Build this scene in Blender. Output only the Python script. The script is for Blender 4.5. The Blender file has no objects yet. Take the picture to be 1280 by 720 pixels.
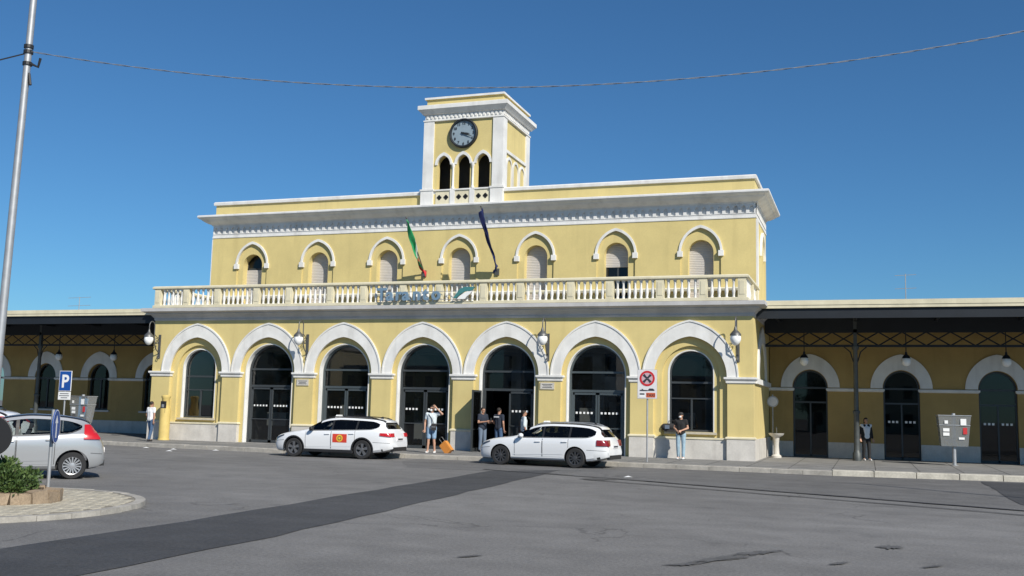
import bpy, bmesh, math, random
import numpy as np
from mathutils import Vector, Matrix
random.seed(7)
R = math.radians
scene = bpy.context.scene
COL = scene.collection

# ---------------------------------------------------------------- camera
YAW, PITCH, ROLL = 0.33409, 0.11970, 0.02313
CAM = Vector((17.67, -39.60, 1.80))
fw = Vector((-math.sin(YAW)*math.cos(PITCH), math.cos(YAW)*math.cos(PITCH), math.sin(PITCH)))
rt = Vector((math.cos(YAW), math.sin(YAW), 0)); up = rt.cross(fw)
rt2 = rt*math.cos(ROLL) + up*math.sin(ROLL); up2 = up*math.cos(ROLL) - rt*math.sin(ROLL)
cd = bpy.data.cameras.new('camera'); cd.sensor_width = 36; cd.lens = 36.0; cd.clip_end = 6000; cd.clip_start = 0.1
co = bpy.data.objects.new('camera', cd); COL.objects.link(co)
m3 = Matrix((rt2, up2, -fw)).transposed()
co.matrix_world = Matrix.Translation(CAM) @ m3.to_4x4()
scene.camera = co

# ---------------------------------------------------------------- sky, sun, exposure
SUN_AZ, SUN_EL = R(50.5), R(36.5)          # azimuth measured from the facade normal towards +x
sdir = Vector((math.sin(SUN_AZ)*math.cos(SUN_EL), -math.cos(SUN_AZ)*math.cos(SUN_EL), math.sin(SUN_EL)))
w = bpy.data.worlds.new('World'); scene.world = w; w.use_nodes = True
nt = w.node_tree; bg = nt.nodes['Background']
sky = nt.nodes.new('ShaderNodeTexSky'); sky.sky_type = 'NISHITA'; sky.sun_disc = False
sky.sun_elevation = SUN_EL; sky.sun_rotation = math.atan2(sdir.x, sdir.y)
sky.air_density = 1.0; sky.dust_density = 0.15; sky.ozone_density = 4.0
tn = nt.nodes.new('ShaderNodeMix'); tn.data_type = 'RGBA'; tn.blend_type = 'MULTIPLY'; tn.inputs['Factor'].default_value = 1.0
tn.inputs['B'].default_value = (0.585, 1.02, 1.31, 1)          # the phone's deep blue rendering of a clear sky
nt.links.new(sky.outputs[0], tn.inputs['A']); nt.links.new(tn.outputs['Result'], bg.inputs[0]); bg.inputs[1].default_value = 0.06
sl = bpy.data.lights.new('sun', 'SUN'); sl.energy = 4.6; sl.angle = R(0.53); sl.color = (1.0, 0.95, 0.86)
so = bpy.data.objects.new('sun', sl); COL.objects.link(so)
so.rotation_euler = (-sdir).to_track_quat('-Z', 'Y').to_euler(); so.location = (60, -60, 60)
vs = scene.view_settings
vs.view_transform = 'Standard'; vs.look = 'None'; vs.exposure = 0.2; vs.gamma = 1.0; vs.use_curve_mapping = False

# ---------------------------------------------------------------- materials
def mat(name, col, rough=0.8, metal=0.0, var=0.0, vs_=1.5, streak=0.0, bump=0.0, bs=60.0, col2=None, spec=0.5, coat=0.0, grain=0.0, gs=120.0):
    m = bpy.data.materials.new(name); m.use_nodes = True
    n = m.node_tree.nodes; l = m.node_tree.links; b = n['Principled BSDF']
    b.inputs['Base Color'].default_value = (*col, 1); b.inputs['Roughness'].default_value = rough
    b.inputs['Metallic'].default_value = metal; b.inputs['Specular IOR Level'].default_value = spec
    b.inputs['Coat Weight'].default_value = coat; b.inputs['Coat Roughness'].default_value = 0.06
    if var or streak or bump or grain:
        g = n.new('ShaderNodeNewGeometry'); out = None
        def noise(scale, detail, vec=None, rough_=0.6):
            t = n.new('ShaderNodeTexNoise'); t.inputs['Scale'].default_value = scale
            t.inputs['Detail'].default_value = detail; t.inputs['Roughness'].default_value = rough_
            l.new(vec or g.outputs['Position'], t.inputs['Vector']); return t
        def mixc(fac, c1, c2, lo, hi):
            r = n.new('ShaderNodeMapRange'); r.inputs['From Min'].default_value = lo; r.inputs['From Max'].default_value = hi
            l.new(fac, r.inputs['Value'])
            x = n.new('ShaderNodeMix'); x.data_type = 'RGBA'
            l.new(r.outputs[0], x.inputs['Factor'])
            for sock, c in ((x.inputs['A'], c1), (x.inputs['B'], c2)):
                if hasattr(c, 'links'): l.new(c, sock)
                else: sock.default_value = (*c, 1)
            return x.outputs['Result']
        dark = col2 or tuple(c*(1-var) for c in col)
        out = mixc(noise(vs_, 6).outputs['Fac'], dark, tuple(min(1, c*(1+var*0.35)) for c in col), 0.32, 0.68)
        if streak:
            mp = n.new('ShaderNodeMapping'); mp.inputs['Scale'].default_value = (2.2, 2.2, 0.22)
            l.new(g.outputs['Position'], mp.inputs['Vector'])
            s = noise(1.0, 5, mp.outputs[0])
            x = n.new('ShaderNodeMix'); x.data_type = 'RGBA'; x.blend_type = 'MULTIPLY'
            r = n.new('ShaderNodeMapRange'); r.inputs['From Min'].default_value = 0.5; r.inputs['From Max'].default_value = 0.8
            l.new(s.outputs['Fac'], r.inputs['Value']); l.new(r.outputs[0], x.inputs['Factor'])
            l.new(out, x.inputs['A']); x.inputs['B'].default_value = (1-streak, 1-streak*1.05, 1-streak*1.1, 1); out = x.outputs['Result']
        if grain:
            x = n.new('ShaderNodeMix'); x.data_type = 'RGBA'; x.blend_type = 'MULTIPLY'; x.inputs['Factor'].default_value = 1
            r = n.new('ShaderNodeMapRange'); r.inputs['From Min'].default_value = 0.3; r.inputs['From Max'].default_value = 0.7
            r.inputs['To Min'].default_value = 1-grain; r.inputs['To Max'].default_value = 1+grain
            l.new(noise(gs, 3).outputs['Fac'], r.inputs['Value']); l.new(out, x.inputs['A']); l.new(r.outputs[0], x.inputs['B']); out = x.outputs['Result']
        l.new(out, b.inputs['Base Color'])
        if bump:
            bp = n.new('ShaderNodeBump'); bp.inputs['Strength'].default_value = bump; bp.inputs['Distance'].default_value = 0.02
            l.new(noise(bs, 4).outputs['Fac'], bp.inputs['Height']); l.new(bp.outputs[0], b.inputs['Normal'])
    return m

def glass(name, tint, ior=1.45, base=0.0, dark=(0.02, 0.022, 0.024), body=0.0):
    m = bpy.data.materials.new(name); m.use_nodes = True
    n = m.node_tree.nodes; l = m.node_tree.links; n.remove(n['Principled BSDF'])
    o = n['Material Output']; t = n.new('ShaderNodeBsdfTransparent'); t.inputs[0].default_value = (*tint, 1)
    gl = n.new('ShaderNodeBsdfGlossy'); gl.inputs['Roughness'].default_value = 0.015
    f = n.new('ShaderNodeFresnel'); f.inputs['IOR'].default_value = ior
    x = n.new('ShaderNodeMixShader'); l.new(f.outputs[0], x.inputs[0]); l.new(gl.outputs[0], x.inputs[2])
    if body:
        d = n.new('ShaderNodeBsdfDiffuse'); d.inputs[0].default_value = (*dark, 1)
        y = n.new('ShaderNodeMixShader'); y.inputs[0].default_value = body
        l.new(t.outputs[0], y.inputs[1]); l.new(d.outputs[0], y.inputs[2]); l.new(y.outputs[0], x.inputs[1])
    else: l.new(t.outputs[0], x.inputs[1])
    l.new(x.outputs[0], o.inputs[0]); return m

M = {}
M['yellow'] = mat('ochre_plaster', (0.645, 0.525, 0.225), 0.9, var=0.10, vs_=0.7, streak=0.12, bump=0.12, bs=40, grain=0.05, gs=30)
M['yellow_wing'] = mat('shade_darkened_brown_ochre', (0.40, 0.275, 0.10), 0.9, var=0.14, vs_=0.9, streak=0.14, bump=0.12, bs=40, grain=0.06, gs=30)  # browner wing ochre, also darkened and reddened to deepen its canopy shade
M['white'] = mat('white_plaster', (0.75, 0.74, 0.71), 0.85, var=0.13, vs_=1.3, streak=0.22, bump=0.08, bs=40)
M['cornice'] = mat('weathered_white_plaster', (0.72, 0.715, 0.70), 0.85, var=0.12, vs_=1.1, streak=0.22, bump=0.08, bs=40)
M['cream'] = mat('cream_paint', (0.70, 0.64, 0.46), 0.85, var=0.14, vs_=2, streak=0.12, bump=0.08)
M['grey_trim'] = mat('grey_stone_trim', (0.50, 0.49, 0.48), 0.85, var=0.14, vs_=1.5, streak=0.15, bump=0.1)
M['plinth'] = mat('plinth_stone', (0.60, 0.57, 0.52), 0.85, var=0.16, vs_=1.7, streak=0.22, bump=0.12, bs=25, grain=0.06, gs=18)
M['roof'] = mat('roof_bitumen', (0.16, 0.155, 0.15), 0.9, var=0.2)
M['asphalt'] = mat('asphalt', (0.205, 0.203, 0.198), 0.82, var=0.22, vs_=0.28, bump=0.5, bs=70, grain=0.24, gs=38, spec=0.3)
M['asphalt_new'] = mat('fresh_asphalt', (0.074, 0.075, 0.079), 0.8, var=0.10, vs_=0.5, bump=0.4, bs=80, grain=0.2, gs=45, spec=0.3)
M['asphalt_mid'] = mat('kerbside_asphalt', (0.160, 0.159, 0.157), 0.82, var=0.16, vs_=0.5, bump=0.5, bs=70, grain=0.22, gs=40, spec=0.3)
M['stain'] = mat('stained_asphalt', (0.115, 0.112, 0.108), 0.75, var=0.3, vs_=4, grain=0.2, gs=50)
M['road_line'] = mat('thin_dark_road_line', (0.028, 0.028, 0.03), 0.7)  # near-black colour of the thin lines on the road
M['pave'] = mat('pavement_stone', (0.235, 0.23, 0.22), 0.85, var=0.22, vs_=1.2, bump=0.2, bs=30, grain=0.12, gs=25)
M['kerb'] = mat('kerb_limestone', (0.40, 0.375, 0.33), 0.85, var=0.28, vs_=2.4, bump=0.25, bs=25, grain=0.12, gs=20)
M['kerb_pale'] = mat('pale_kerb_limestone', (0.50, 0.47, 0.40), 0.85, var=0.25, vs_=2.4, bump=0.25, bs=25, grain=0.12, gs=20)
M['sett'] = mat('limestone_setts', (0.43, 0.395, 0.315), 0.85, var=0.3, vs_=6.0, bump=0.3, bs=30, grain=0.14, gs=40)
M['sand'] = mat('joint_sand', (0.24, 0.215, 0.17), 0.95, var=0.25, vs_=5, grain=0.2, gs=60)
M['tuff'] = mat('tuff_edging', (0.33, 0.25, 0.17), 0.9, var=0.28, vs_=5, bump=0.5, bs=30, grain=0.15, gs=40)
M['soil'] = mat('soil', (0.09, 0.065, 0.04), 1.0, var=0.4, vs_=8, bump=0.6, bs=30)
M['glass'] = glass('door_glass', (0.50, 0.52, 0.52), ior=1.52, body=0.12, dark=(0.03, 0.033, 0.034))
M['frame'] = mat('anodised_dark_frame', (0.055, 0.062, 0.066), 0.45, 0.3)
M['frame_lt'] = mat('aluminium_frame', (0.10, 0.12, 0.125), 0.45, 0.5)
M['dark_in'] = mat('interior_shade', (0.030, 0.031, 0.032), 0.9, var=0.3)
M['iron'] = mat('cast_iron_navy', (0.014, 0.018, 0.024), 0.6, 0.1, var=0.2)
M['iron_g'] = mat('cast_iron_grey', (0.10, 0.11, 0.11), 0.55, 0.4, var=0.25, vs_=4)
M['lampmetal'] = mat('wrought_iron', (0.16, 0.16, 0.155), 0.5, 0.6, var=0.2)
M['opal'] = mat('opal_globe', (0.86, 0.86, 0.84), 0.25)
M['shutter'] = mat('roller_shutter', (0.56, 0.53, 0.50), 0.6, var=0.08, vs_=3)
M['sticker'] = mat('white_sticker', (0.82, 0.82, 0.80), 0.6)
M['steel'] = mat('galvanised_steel', (0.42, 0.43, 0.44), 0.5, 0.5, var=0.15, vs_=5)
M['black'] = mat('black_plastic', (0.018, 0.018, 0.019), 0.5)
M['rubber'] = mat('tyre_rubber', (0.022, 0.022, 0.023), 0.85)
M['alloy'] = mat('alloy', (0.46, 0.46, 0.47), 0.35, 0.7)
M['alloy_dk'] = mat('dark_alloy', (0.05, 0.05, 0.052), 0.35, 0.6)
M['alloy_dk2'] = mat('gunmetal_alloy', (0.11, 0.11, 0.115), 0.35, 0.6)
M['alloy_mid'] = mat('grey_alloy', (0.20, 0.20, 0.205), 0.35, 0.6)
M['carwhite'] = mat('white_car_paint', (0.76, 0.77, 0.78), 0.28, coat=1.0)
M['carsilver'] = mat('silver_car_paint', (0.43, 0.44, 0.45), 0.30, 0.4, coat=1.0)
M['carglass'] = glass('car_glass', (0.62, 0.66, 0.65), ior=1.5)
M['carglass_dk'] = glass('privacy_glass', (0.07, 0.08, 0.08), ior=1.5, body=0.3, dark=(0.006, 0.006, 0.006))
M['redlamp'] = mat('red_lamp', (0.50, 0.015, 0.02), 0.25, coat=0.5)
M['redlamp_dk'] = mat('smoked_red_lamp', (0.22, 0.012, 0.016), 0.25, coat=0.5)
M['headlamp'] = mat('headlamp', (0.10, 0.11, 0.12), 0.15, 0.3, coat=1)
M['seat'] = mat('seat_cloth', (0.05, 0.05, 0.055), 0.9)
M['blue'] = mat('sign_blue', (0.01, 0.075, 0.32), 0.45)
M['red'] = mat('sign_red', (0.55, 0.02, 0.025), 0.45)
M['orange'] = mat('sign_orange', (0.62, 0.12, 0.04), 0.5)
M['gold'] = mat('emblem_yellow', (0.72, 0.46, 0.04), 0.5)
M['signwhite'] = mat('sign_white', (0.72, 0.70, 0.70), 0.5, var=0.06, vs_=8)
M['letter'] = mat('letter_blue_grey', (0.16, 0.25, 0.34), 0.45)
M['teal'] = mat('logo_teal', (0.06, 0.21, 0.21), 0.45)
M['clockface'] = mat('clock_face', (0.27, 0.34, 0.39), 0.4, var=0.12, vs_=3)
M['fgreen'] = mat('flag_green', (0.02, 0.33, 0.12), 0.8)
M['fwhite'] = mat('flag_white', (0.75, 0.75, 0.73), 0.8)
M['fred'] = mat('flag_red', (0.52, 0.03, 0.035), 0.8)
M['fblue'] = mat('flag_blue', (0.012, 0.022, 0.11), 0.8)
M['skin'] = mat('skin', (0.48, 0.27, 0.18), 0.6)
M['skin_tan'] = mat('tanned_skin', (0.40, 0.21, 0.135), 0.6)
M['hair'] = mat('dark_hair', (0.022, 0.016, 0.012), 0.7)
M['tee_white'] = mat('white_cotton', (0.76, 0.76, 0.75), 0.9, var=0.06, vs_=9)
M['tee_pale'] = mat('pale_blue_cotton', (0.60, 0.66, 0.68), 0.9, var=0.12, vs_=9)
M['tee_black'] = mat('black_cotton', (0.016, 0.016, 0.017), 0.9)
M['polo_navy'] = mat('navy_polo', (0.020, 0.026, 0.042), 0.9)
M['denim'] = mat('blue_denim', (0.06, 0.11, 0.20), 0.9, var=0.2, vs_=12)
M['denim_lt'] = mat('light_denim', (0.30, 0.42, 0.50), 0.9, var=0.18, vs_=12)
M['denim_sh'] = mat('denim_shorts', (0.24, 0.36, 0.50), 0.9, var=0.18, vs_=12)
M['greyblue'] = mat('grey_blue_trousers', (0.13, 0.17, 0.23), 0.9)
M['beige'] = mat('beige_cloth', (0.46, 0.40, 0.22), 0.9)
M['bagblack'] = mat('black_nylon', (0.03, 0.028, 0.028), 0.8)
M['suitcase'] = mat('orange_shell', (0.62, 0.25, 0.05), 0.45)
M['perspex'] = glass('clear_perspex', (0.80, 0.82, 0.82), ior=1.4, body=0.19, dark=(0.85, 0.87, 0.87))
M['leaf'] = mat('leaf_green', (0.050, 0.095, 0.022), 0.6, var=0.4, vs_=9)
M['leaf2'] = mat('leaf_light_green', (0.095, 0.15, 0.035), 0.6, var=0.3, vs_=9)
M['cable'] = mat('cable_grey', (0.22, 0.23, 0.24), 0.6)
M['bark'] = mat('bark', (0.10, 0.07, 0.045), 0.9)
M['post_yellow'] = mat('yellow_painted_metal', (0.66, 0.50, 0.17), 0.6, var=0.12, vs_=3)
M['marble'] = mat('plaque_stone', (0.52, 0.47, 0.36), 0.7, var=0.15, vs_=6)
M['ink'] = mat('dark_ink', (0.03, 0.035, 0.045), 0.6)

def road_mat(name, col, crack=0.5):
    """worn tarmac: broad fading, patches, aggregate, hairline cracks and oil spots"""
    m = bpy.data.materials.new(name); m.use_nodes = True
    n = m.node_tree.nodes; l = m.node_tree.links; b = n['Principled BSDF']; b.inputs['Specular IOR Level'].default_value = .3
    g = n.new('ShaderNodeNewGeometry'); pos = g.outputs['Position']
    def noise(scale, detail=5, vec=None):
        t = n.new('ShaderNodeTexNoise'); t.inputs['Scale'].default_value = scale; t.inputs['Detail'].default_value = detail; l.new(vec or pos, t.inputs['Vector']); return t.outputs['Fac']
    def rng(v, a, b_, c, d):
        r = n.new('ShaderNodeMapRange'); r.clamp = True
        for k, x in zip(('From Min','From Max','To Min','To Max'), (a,b_,c,d)): r.inputs[k].default_value = x
        l.new(v, r.inputs['Value']); return r.outputs[0]
    def mul(a, b_):
        x = n.new('ShaderNodeMath'); x.operation = 'MULTIPLY'; l.new(a, x.inputs[0]); l.new(b_, x.inputs[1]); return x.outputs[0]
    mp = n.new('ShaderNodeMapping'); mp.inputs['Rotation'].default_value = (0,0,.12); mp.inputs['Scale'].default_value = (.10,.9,1); l.new(pos, mp.inputs['Vector'])
    v = rng(noise(.12, 4), .3, .7, .84, 1.14)
    v = mul(v, rng(noise(1.0, 4, mp.outputs[0]), .35, .7, .93, 1.07))       # wear along the traffic
    v = mul(v, rng(noise(1.3, 7), .3, .72, .88, 1.10))
    v = mul(v, rng(noise(22, 3), .3, .7, .80, 1.20)); v = mul(v, rng(noise(75, 2), .3, .7, .72, 1.28))
    dist = n.new('ShaderNodeVectorMath'); dist.operation = 'ADD'; nz = n.new('ShaderNodeTexNoise'); nz.inputs['Scale'].default_value = 1.1; nz.inputs['Detail'].default_value = 6; l.new(pos, nz.inputs['Vector'])
    l.new(pos, dist.inputs[0]); l.new(nz.outputs['Color'], dist.inputs[1])
    vo = n.new('ShaderNodeTexVoronoi'); vo.feature = 'DISTANCE_TO_EDGE'; vo.inputs['Scale'].default_value = .34; l.new(dist.outputs[0], vo.inputs['Vector'])
    ck = rng(vo.outputs['Distance'], .003, .010, 1.0, 0.0); ck = mul(ck, rng(noise(.35, 3), .50, .62, 0, crack))
    v = mul(v, rng(ck, 0, 1, 1, .35))
    v2 = n.new('ShaderNodeTexVoronoi'); v2.inputs['Scale'].default_value = .55; l.new(dist.outputs[0], v2.inputs['Vector'])
    v = mul(v, mul(rng(v2.outputs['Distance'], .03, .16, .80, 1.0), rng(noise(.5, 3), .3, .7, .96, 1.03)))
    c = n.new('ShaderNodeMix'); c.data_type = 'RGBA'; c.blend_type = 'MULTIPLY'; c.inputs['Factor'].default_value = 1; c.inputs['A'].default_value = (*col, 1); l.new(v, c.inputs['B'])
    l.new(c.outputs['Result'], b.inputs['Base Color']); l.new(rng(noise(2.0), .3, .7, .72, .9), b.inputs['Roughness'])
    bp = n.new('ShaderNodeBump'); bp.inputs['Strength'].default_value = .45; bp.inputs['Distance'].default_value = .015; l.new(noise(60, 4), bp.inputs['Height']); l.new(bp.outputs[0], b.inputs['Normal'])
    return m
M['asphalt'] = road_mat('asphalt', (0.190, 0.185, 0.178), .55)
M['asphalt_mid'] = road_mat('kerbside_asphalt', (0.150, 0.147, 0.143), .45)
M['asphalt_new'] = road_mat('fresh_asphalt', (0.070, 0.071, 0.074), .15)
M['pale_in'] = mat('pale_interior', (0.36, 0.36, 0.34), 0.8, var=0.1)

# ---------------------------------------------------------------- helpers
class MB:
    """collects faces; build() links them as one mesh object"""
    def __init__(s): s.v = []; s.f = []; s.m = []; s.mi = 0
    def add(s, vs_, fs):
        o = len(s.v); s.v += [tuple(p) for p in vs_]; s.f += [tuple(i+o for i in q) for q in fs]; s.m += [s.mi]*len(fs); return s
    def box(s, x0, x1, y0, y1, z0, z1):
        return s.add([(x0,y0,z0),(x1,y0,z0),(x1,y1,z0),(x0,y1,z0),(x0,y0,z1),(x1,y0,z1),(x1,y1,z1),(x0,y1,z1)],
                     [(0,3,2,1),(4,5,6,7),(0,1,5,4),(1,2,6,5),(2,3,7,6),(3,0,4,7)])
    def bbox(s, x0, x1, y0, y1, z0, z1, b=0.01):      # box with chamfered upper edges
        return s.add([(x0,y0,z0),(x1,y0,z0),(x1,y1,z0),(x0,y1,z0),(x0,y0,z1-b),(x1,y0,z1-b),(x1,y1,z1-b),(x0,y1,z1-b),
                      (x0+b,y0+b,z1),(x1-b,y0+b,z1),(x1-b,y1-b,z1),(x0+b,y1-b,z1)],
                     [(0,3,2,1),(0,1,5,4),(1,2,6,5),(2,3,7,6),(3,0,4,7),(4,5,9,8),(5,6,10,9),(6,7,11,10),(7,4,8,11),(8,9,10,11)])
    def prism(s, poly, y0, y1):                       # (x,z) polygon extruded along y
        n = len(poly)
        return s.add([(x,y0,z) for x,z in poly]+[(x,y1,z) for x,z in poly],
                     [tuple(range(n)), tuple(range(2*n-1,n-1,-1))]+[(i,i+n,(i+1)%n+n,(i+1)%n) for i in range(n)])
    def slab(s, poly, z0, z1):                        # (x,y) polygon extruded along z
        n = len(poly)
        return s.add([(x,y,z0) for x,y in poly]+[(x,y,z1) for x,y in poly],
                     [tuple(range(n-1,-1,-1)), tuple(range(n,2*n))]+[(i,(i+1)%n,(i+1)%n+n,i+n) for i in range(n)])
    def lathe(s, prof, c=(0,0,0), n=16, axis='z', cap=True):
        c = Vector(c); vs_ = []; k = len(prof)
        for i in range(n):
            a = 2*math.pi*i/n; ca, sa = math.cos(a), math.sin(a)
            for r, h in prof:
                p = {'z': (r*ca, r*sa, h), 'y': (r*ca, h, r*sa), 'x': (h, r*ca, r*sa)}[axis]
                vs_.append(tuple(c+Vector(p)))
        fs = [(i*k+j, ((i+1)%n)*k+j, ((i+1)%n)*k+j+1, i*k+j+1) for i in range(n) for j in range(k-1)]
        if cap:
            fs.append(tuple(i*k for i in range(n-1,-1,-1))); fs.append(tuple(i*k+k-1 for i in range(n)))
        return s.add(vs_, fs)
    def tube(s, pts, r, n=8, cap=True):
        pts = [Vector(p) for p in pts]; rs = r if isinstance(r, (list, tuple)) else [r]*len(pts)
        rings = []; prev = None
        for i, p in enumerate(pts):
            t = (pts[min(i+1,len(pts)-1)]-pts[max(i-1,0)]).normalized()
            a = prev if prev else (Vector((0,0,1)) if abs(t.z) < 0.9 else Vector((1,0,0)))
            u_ = (a - t*a.dot(t)).normalized(); v_ = t.cross(u_); prev = u_
            rings.append([p+(u_*math.cos(2*math.pi*k/n)+v_*math.sin(2*math.pi*k/n))*rs[i] for k in range(n)])
        fs = [(i*n+k, i*n+(k+1)%n, (i+1)*n+(k+1)%n, (i+1)*n+k) for i in range(len(pts)-1) for k in range(n)]
        if cap: fs += [tuple(range(n-1,-1,-1)), tuple((len(pts)-1)*n+k for k in range(n))]
        return s.add([q for rg in rings for q in rg], fs)
    def ball(s, c, r, n=12, m=8):
        rx, ry, rz = r if isinstance(r, (list, tuple)) else (r, r, r); c = Vector(c)
        vs_ = [c+Vector((0,0,-rz))]
        for j in range(1, m):
            t = -math.pi/2+math.pi*j/m
            vs_ += [c+Vector((rx*math.cos(t)*math.cos(2*math.pi*i/n), ry*math.cos(t)*math.sin(2*math.pi*i/n), rz*math.sin(t))) for i in range(n)]
        vs_.append(c+Vector((0,0,rz)))
        fs = [(0, 1+(i+1)%n, 1+i) for i in range(n)]
        for j in range(m-2): fs += [(1+j*n+i, 1+j*n+(i+1)%n, 1+(j+1)*n+(i+1)%n, 1+(j+1)*n+i) for i in range(n)]
        e = len(vs_)-1; fs += [(e, e-n+i, e-n+(i+1)%n) for i in range(n)]
        return s.add(vs_, fs)
    def capsule(s, a, b, ra, rb, n=12):
        a, b = Vector(a), Vector(b); L = (b-a).length; t = (b-a)/L if L > 1e-6 else Vector((0,0,1))
        pts, rs = [], []
        for k in range(4):
            q = math.pi/2*(k+0.15)/4; pts.append(a-t*ra*math.cos(q)); rs.append(ra*math.sin(q))
        pts.append(a); rs.append(ra); pts.append(b); rs.append(rb)
        for k in range(4):
            q = math.pi/2*(3-k+0.15)/4; pts.append(b+t*rb*math.cos(q)); rs.append(rb*math.sin(q))
        return s.tube(pts, rs, n)
    # wall plate in the xz plane with an arched hole; front y0, back y1
    def plate(s, x0, x1, z0, z1, xc, wd, zs, rise, zb, y0, y1, n=20, edges=False):
        xs = [xc-wd*math.cos(math.pi*i/n) for i in range(n+1)]
        za = [arch_z(x-xc, wd, zs, rise) for x in xs]
        q = lambda a, b: s.add([(a[0],y0,a[1]),(b[0],y0,a[1]),(b[0],y0,b[1]),(a[0],y0,b[1])], [(0,1,2,3)])
        if xc-wd > x0+1e-5: q((x0,z0),(xc-wd,z1))
        if xc+wd < x1-1e-5: q((xc+wd,z0),(x1,z1))
        for i in range(n):
            s.add([(xs[i],y0,za[i]),(xs[i+1],y0,za[i+1]),(xs[i+1],y0,z1),(xs[i],y0,z1)], [(0,1,2,3)])
        if zb > z0+1e-5: q((xc-wd,z0),(xc+wd,zb))
        pr = [(xc-wd,zb)]+list(zip(xs,za))+[(xc+wd,zb)]
        for a, b in zip(pr, pr[1:]):
            if abs(a[0]-b[0])+abs(a[1]-b[1]) > 1e-6:
                s.add([(a[0],y0,a[1]),(a[0],y1,a[1]),(b[0],y1,b[1]),(b[0],y0,b[1])], [(0,1,2,3)])
        if zb > z0+1e-5: s.add([(xc-wd,y0,zb),(xc+wd,y0,zb),(xc+wd,y1,zb),(xc-wd,y1,zb)], [(0,1,2,3)])
        if edges:
            for a, b in (((x0,z0),(x0,z1)),((x0,z1),(x1,z1)),((x1,z1),(x1,z0)),((x1,z0),(x0,z0))):
                s.add([(a[0],y0,a[1]),(b[0],y0,b[1]),(b[0],y1,b[1]),(a[0],y1,a[1])], [(0,1,2,3)])
        return s
    # arched band between two arch curves
    def ring(s, xc, zs, wo, ro, wi, ri, y0, y1, n=28, zlow=None):
        def crv(wd, rise):
            c = (rise*rise-wd*wd)/(2*wd); Rr = wd+c; amax = math.acos(max(-1, min(1, c/Rr)))
            h = n//2; L = [(xc+c-Rr*math.cos(amax*i/h), zs+Rr*math.sin(amax*i/h)) for i in range(h+1)]
            return L+[(2*xc-x, z) for x, z in reversed(L[:-1])]
        A, B = crv(wo, ro), crv(wi, ri)
        if zlow is not None:
            A = [(A[0][0],zlow)]+A+[(A[-1][0],zlow)]; B = [(B[0][0],zlow)]+B+[(B[-1][0],zlow)]
        k = len(A)
        vs_ = [(x,y0,z) for x,z in A]+[(x,y0,z) for x,z in B]+[(x,y1,z) for x,z in A]+[(x,y1,z) for x,z in B]
        fs = []
        for i in range(k-1):
            fs += [(i,i+k,i+k+1,i+1), (i,i+1,i+1+2*k,i+2*k), (i+k,i+3*k,i+1+3*k,i+1+k)]
        fs += [(0,2*k,3*k,k), (k-1,2*k-1,4*k-1,3*k-1)]
        return s.add(vs_, fs)
    # mitred moulding round a rectangle; profile = (outward offset, z)
    def mould(s, x0, x1, y0, y1, prof):
        k = len(prof); vs_ = []
        for sx, sy, cx, cy in ((-1,-1,x0,y0),(1,-1,x1,y0),(1,1,x1,y1),(-1,1,x0,y1)):
            vs_ += [(cx+sx*o, cy+sy*o, z) for o, z in prof]
        return s.add(vs_, [(i*k+j, ((i+1)%4)*k+j, ((i+1)%4)*k+j+1, i*k+j+1) for i in range(4) for j in range(k-1)])
    def mesh(s, name, mats):
        me = bpy.data.meshes.new(name); me.from_pydata(s.v, [], s.f)
        for m in (mats if isinstance(mats, (list, tuple)) else [mats]): me.materials.append(M[m] if isinstance(m, str) else m)
        if max(s.m, default=0): me.polygons.foreach_set('material_index', s.m)
        bm = bmesh.new(); bm.from_mesh(me); bmesh.ops.recalc_face_normals(bm, faces=bm.faces); bm.to_mesh(me); bm.free()
        return me
    def build(s, name, mats, parent=None, smooth=None, loc=None, rz=0):
        me = s.mesh(name, mats)
        if smooth: smooth_mesh(me, smooth)
        return obj(name, me, parent, loc, rz)

def smooth_mesh(me, ang):
    me.polygons.foreach_set('use_smooth', [True]*len(me.polygons)); me.set_sharp_from_angle(angle=R(ang)); me.update()
def obj(name, data, parent=None, loc=None, rz=0):
    o = bpy.data.objects.new(name, data); COL.objects.link(o)
    if parent: o.parent = parent
    if loc is not None: o.location = loc
    if rz: o.rotation_euler[2] = rz
    return o
def arch_z(dx, wd, zs, rise):
    c = (rise*rise-wd*wd)/(2*wd); Rr = wd+c; return zs+math.sqrt(max(0, Rr*Rr-(abs(dx)+c)**2))
def tag(o, label, cat, group=None):
    o['label'] = label; o['category'] = cat
    if group: o['group'] = group
    return o
def struct(o): o['kind'] = 'structure'; return o
def thing(name, label, cat, loc=(0,0,0), rz=0, group=None):
    return tag(obj(name, None, None, loc, rz), label, cat, group)
def copy_tree(o, parent=None):
    c = o.copy(); COL.objects.link(c); c.parent = parent
    for ch in list(o.children): copy_tree(ch, c)
    return c
def evaluated(me, mods):
    """mesh after modifiers: list of (type, dict)"""
    o = bpy.data.objects.new('tmp', me); COL.objects.link(o)
    for t, kw in mods:
        md = o.modifiers.new(t, t)
        for k, v in kw.items(): setattr(md, k, v)
    dg = bpy.context.evaluated_depsgraph_get(); out = bpy.data.meshes.new_from_object(o.evaluated_get(dg))
    bpy.data.objects.remove(o); return out
def text_mesh(txt, size, extrude, material, bold=0.0, align='CENTER', bevel=0.0):
    cu = bpy.data.curves.new('text', 'FONT'); cu.body = txt; cu.size = size; cu.extrude = extrude; cu.offset = bold
    cu.align_x = align; cu.resolution_u = 3
    o = bpy.data.objects.new('tmp', cu); COL.objects.link(o)
    dg = bpy.context.evaluated_depsgraph_get(); me = bpy.data.meshes.new_from_object(o.evaluated_get(dg))
    bpy.data.objects.remove(o); me.materials.clear(); me.materials.append(M[material])
    me.transform(Matrix.Rotation(R(90), 4, 'X')); return me     # stands upright, faces -y
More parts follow.
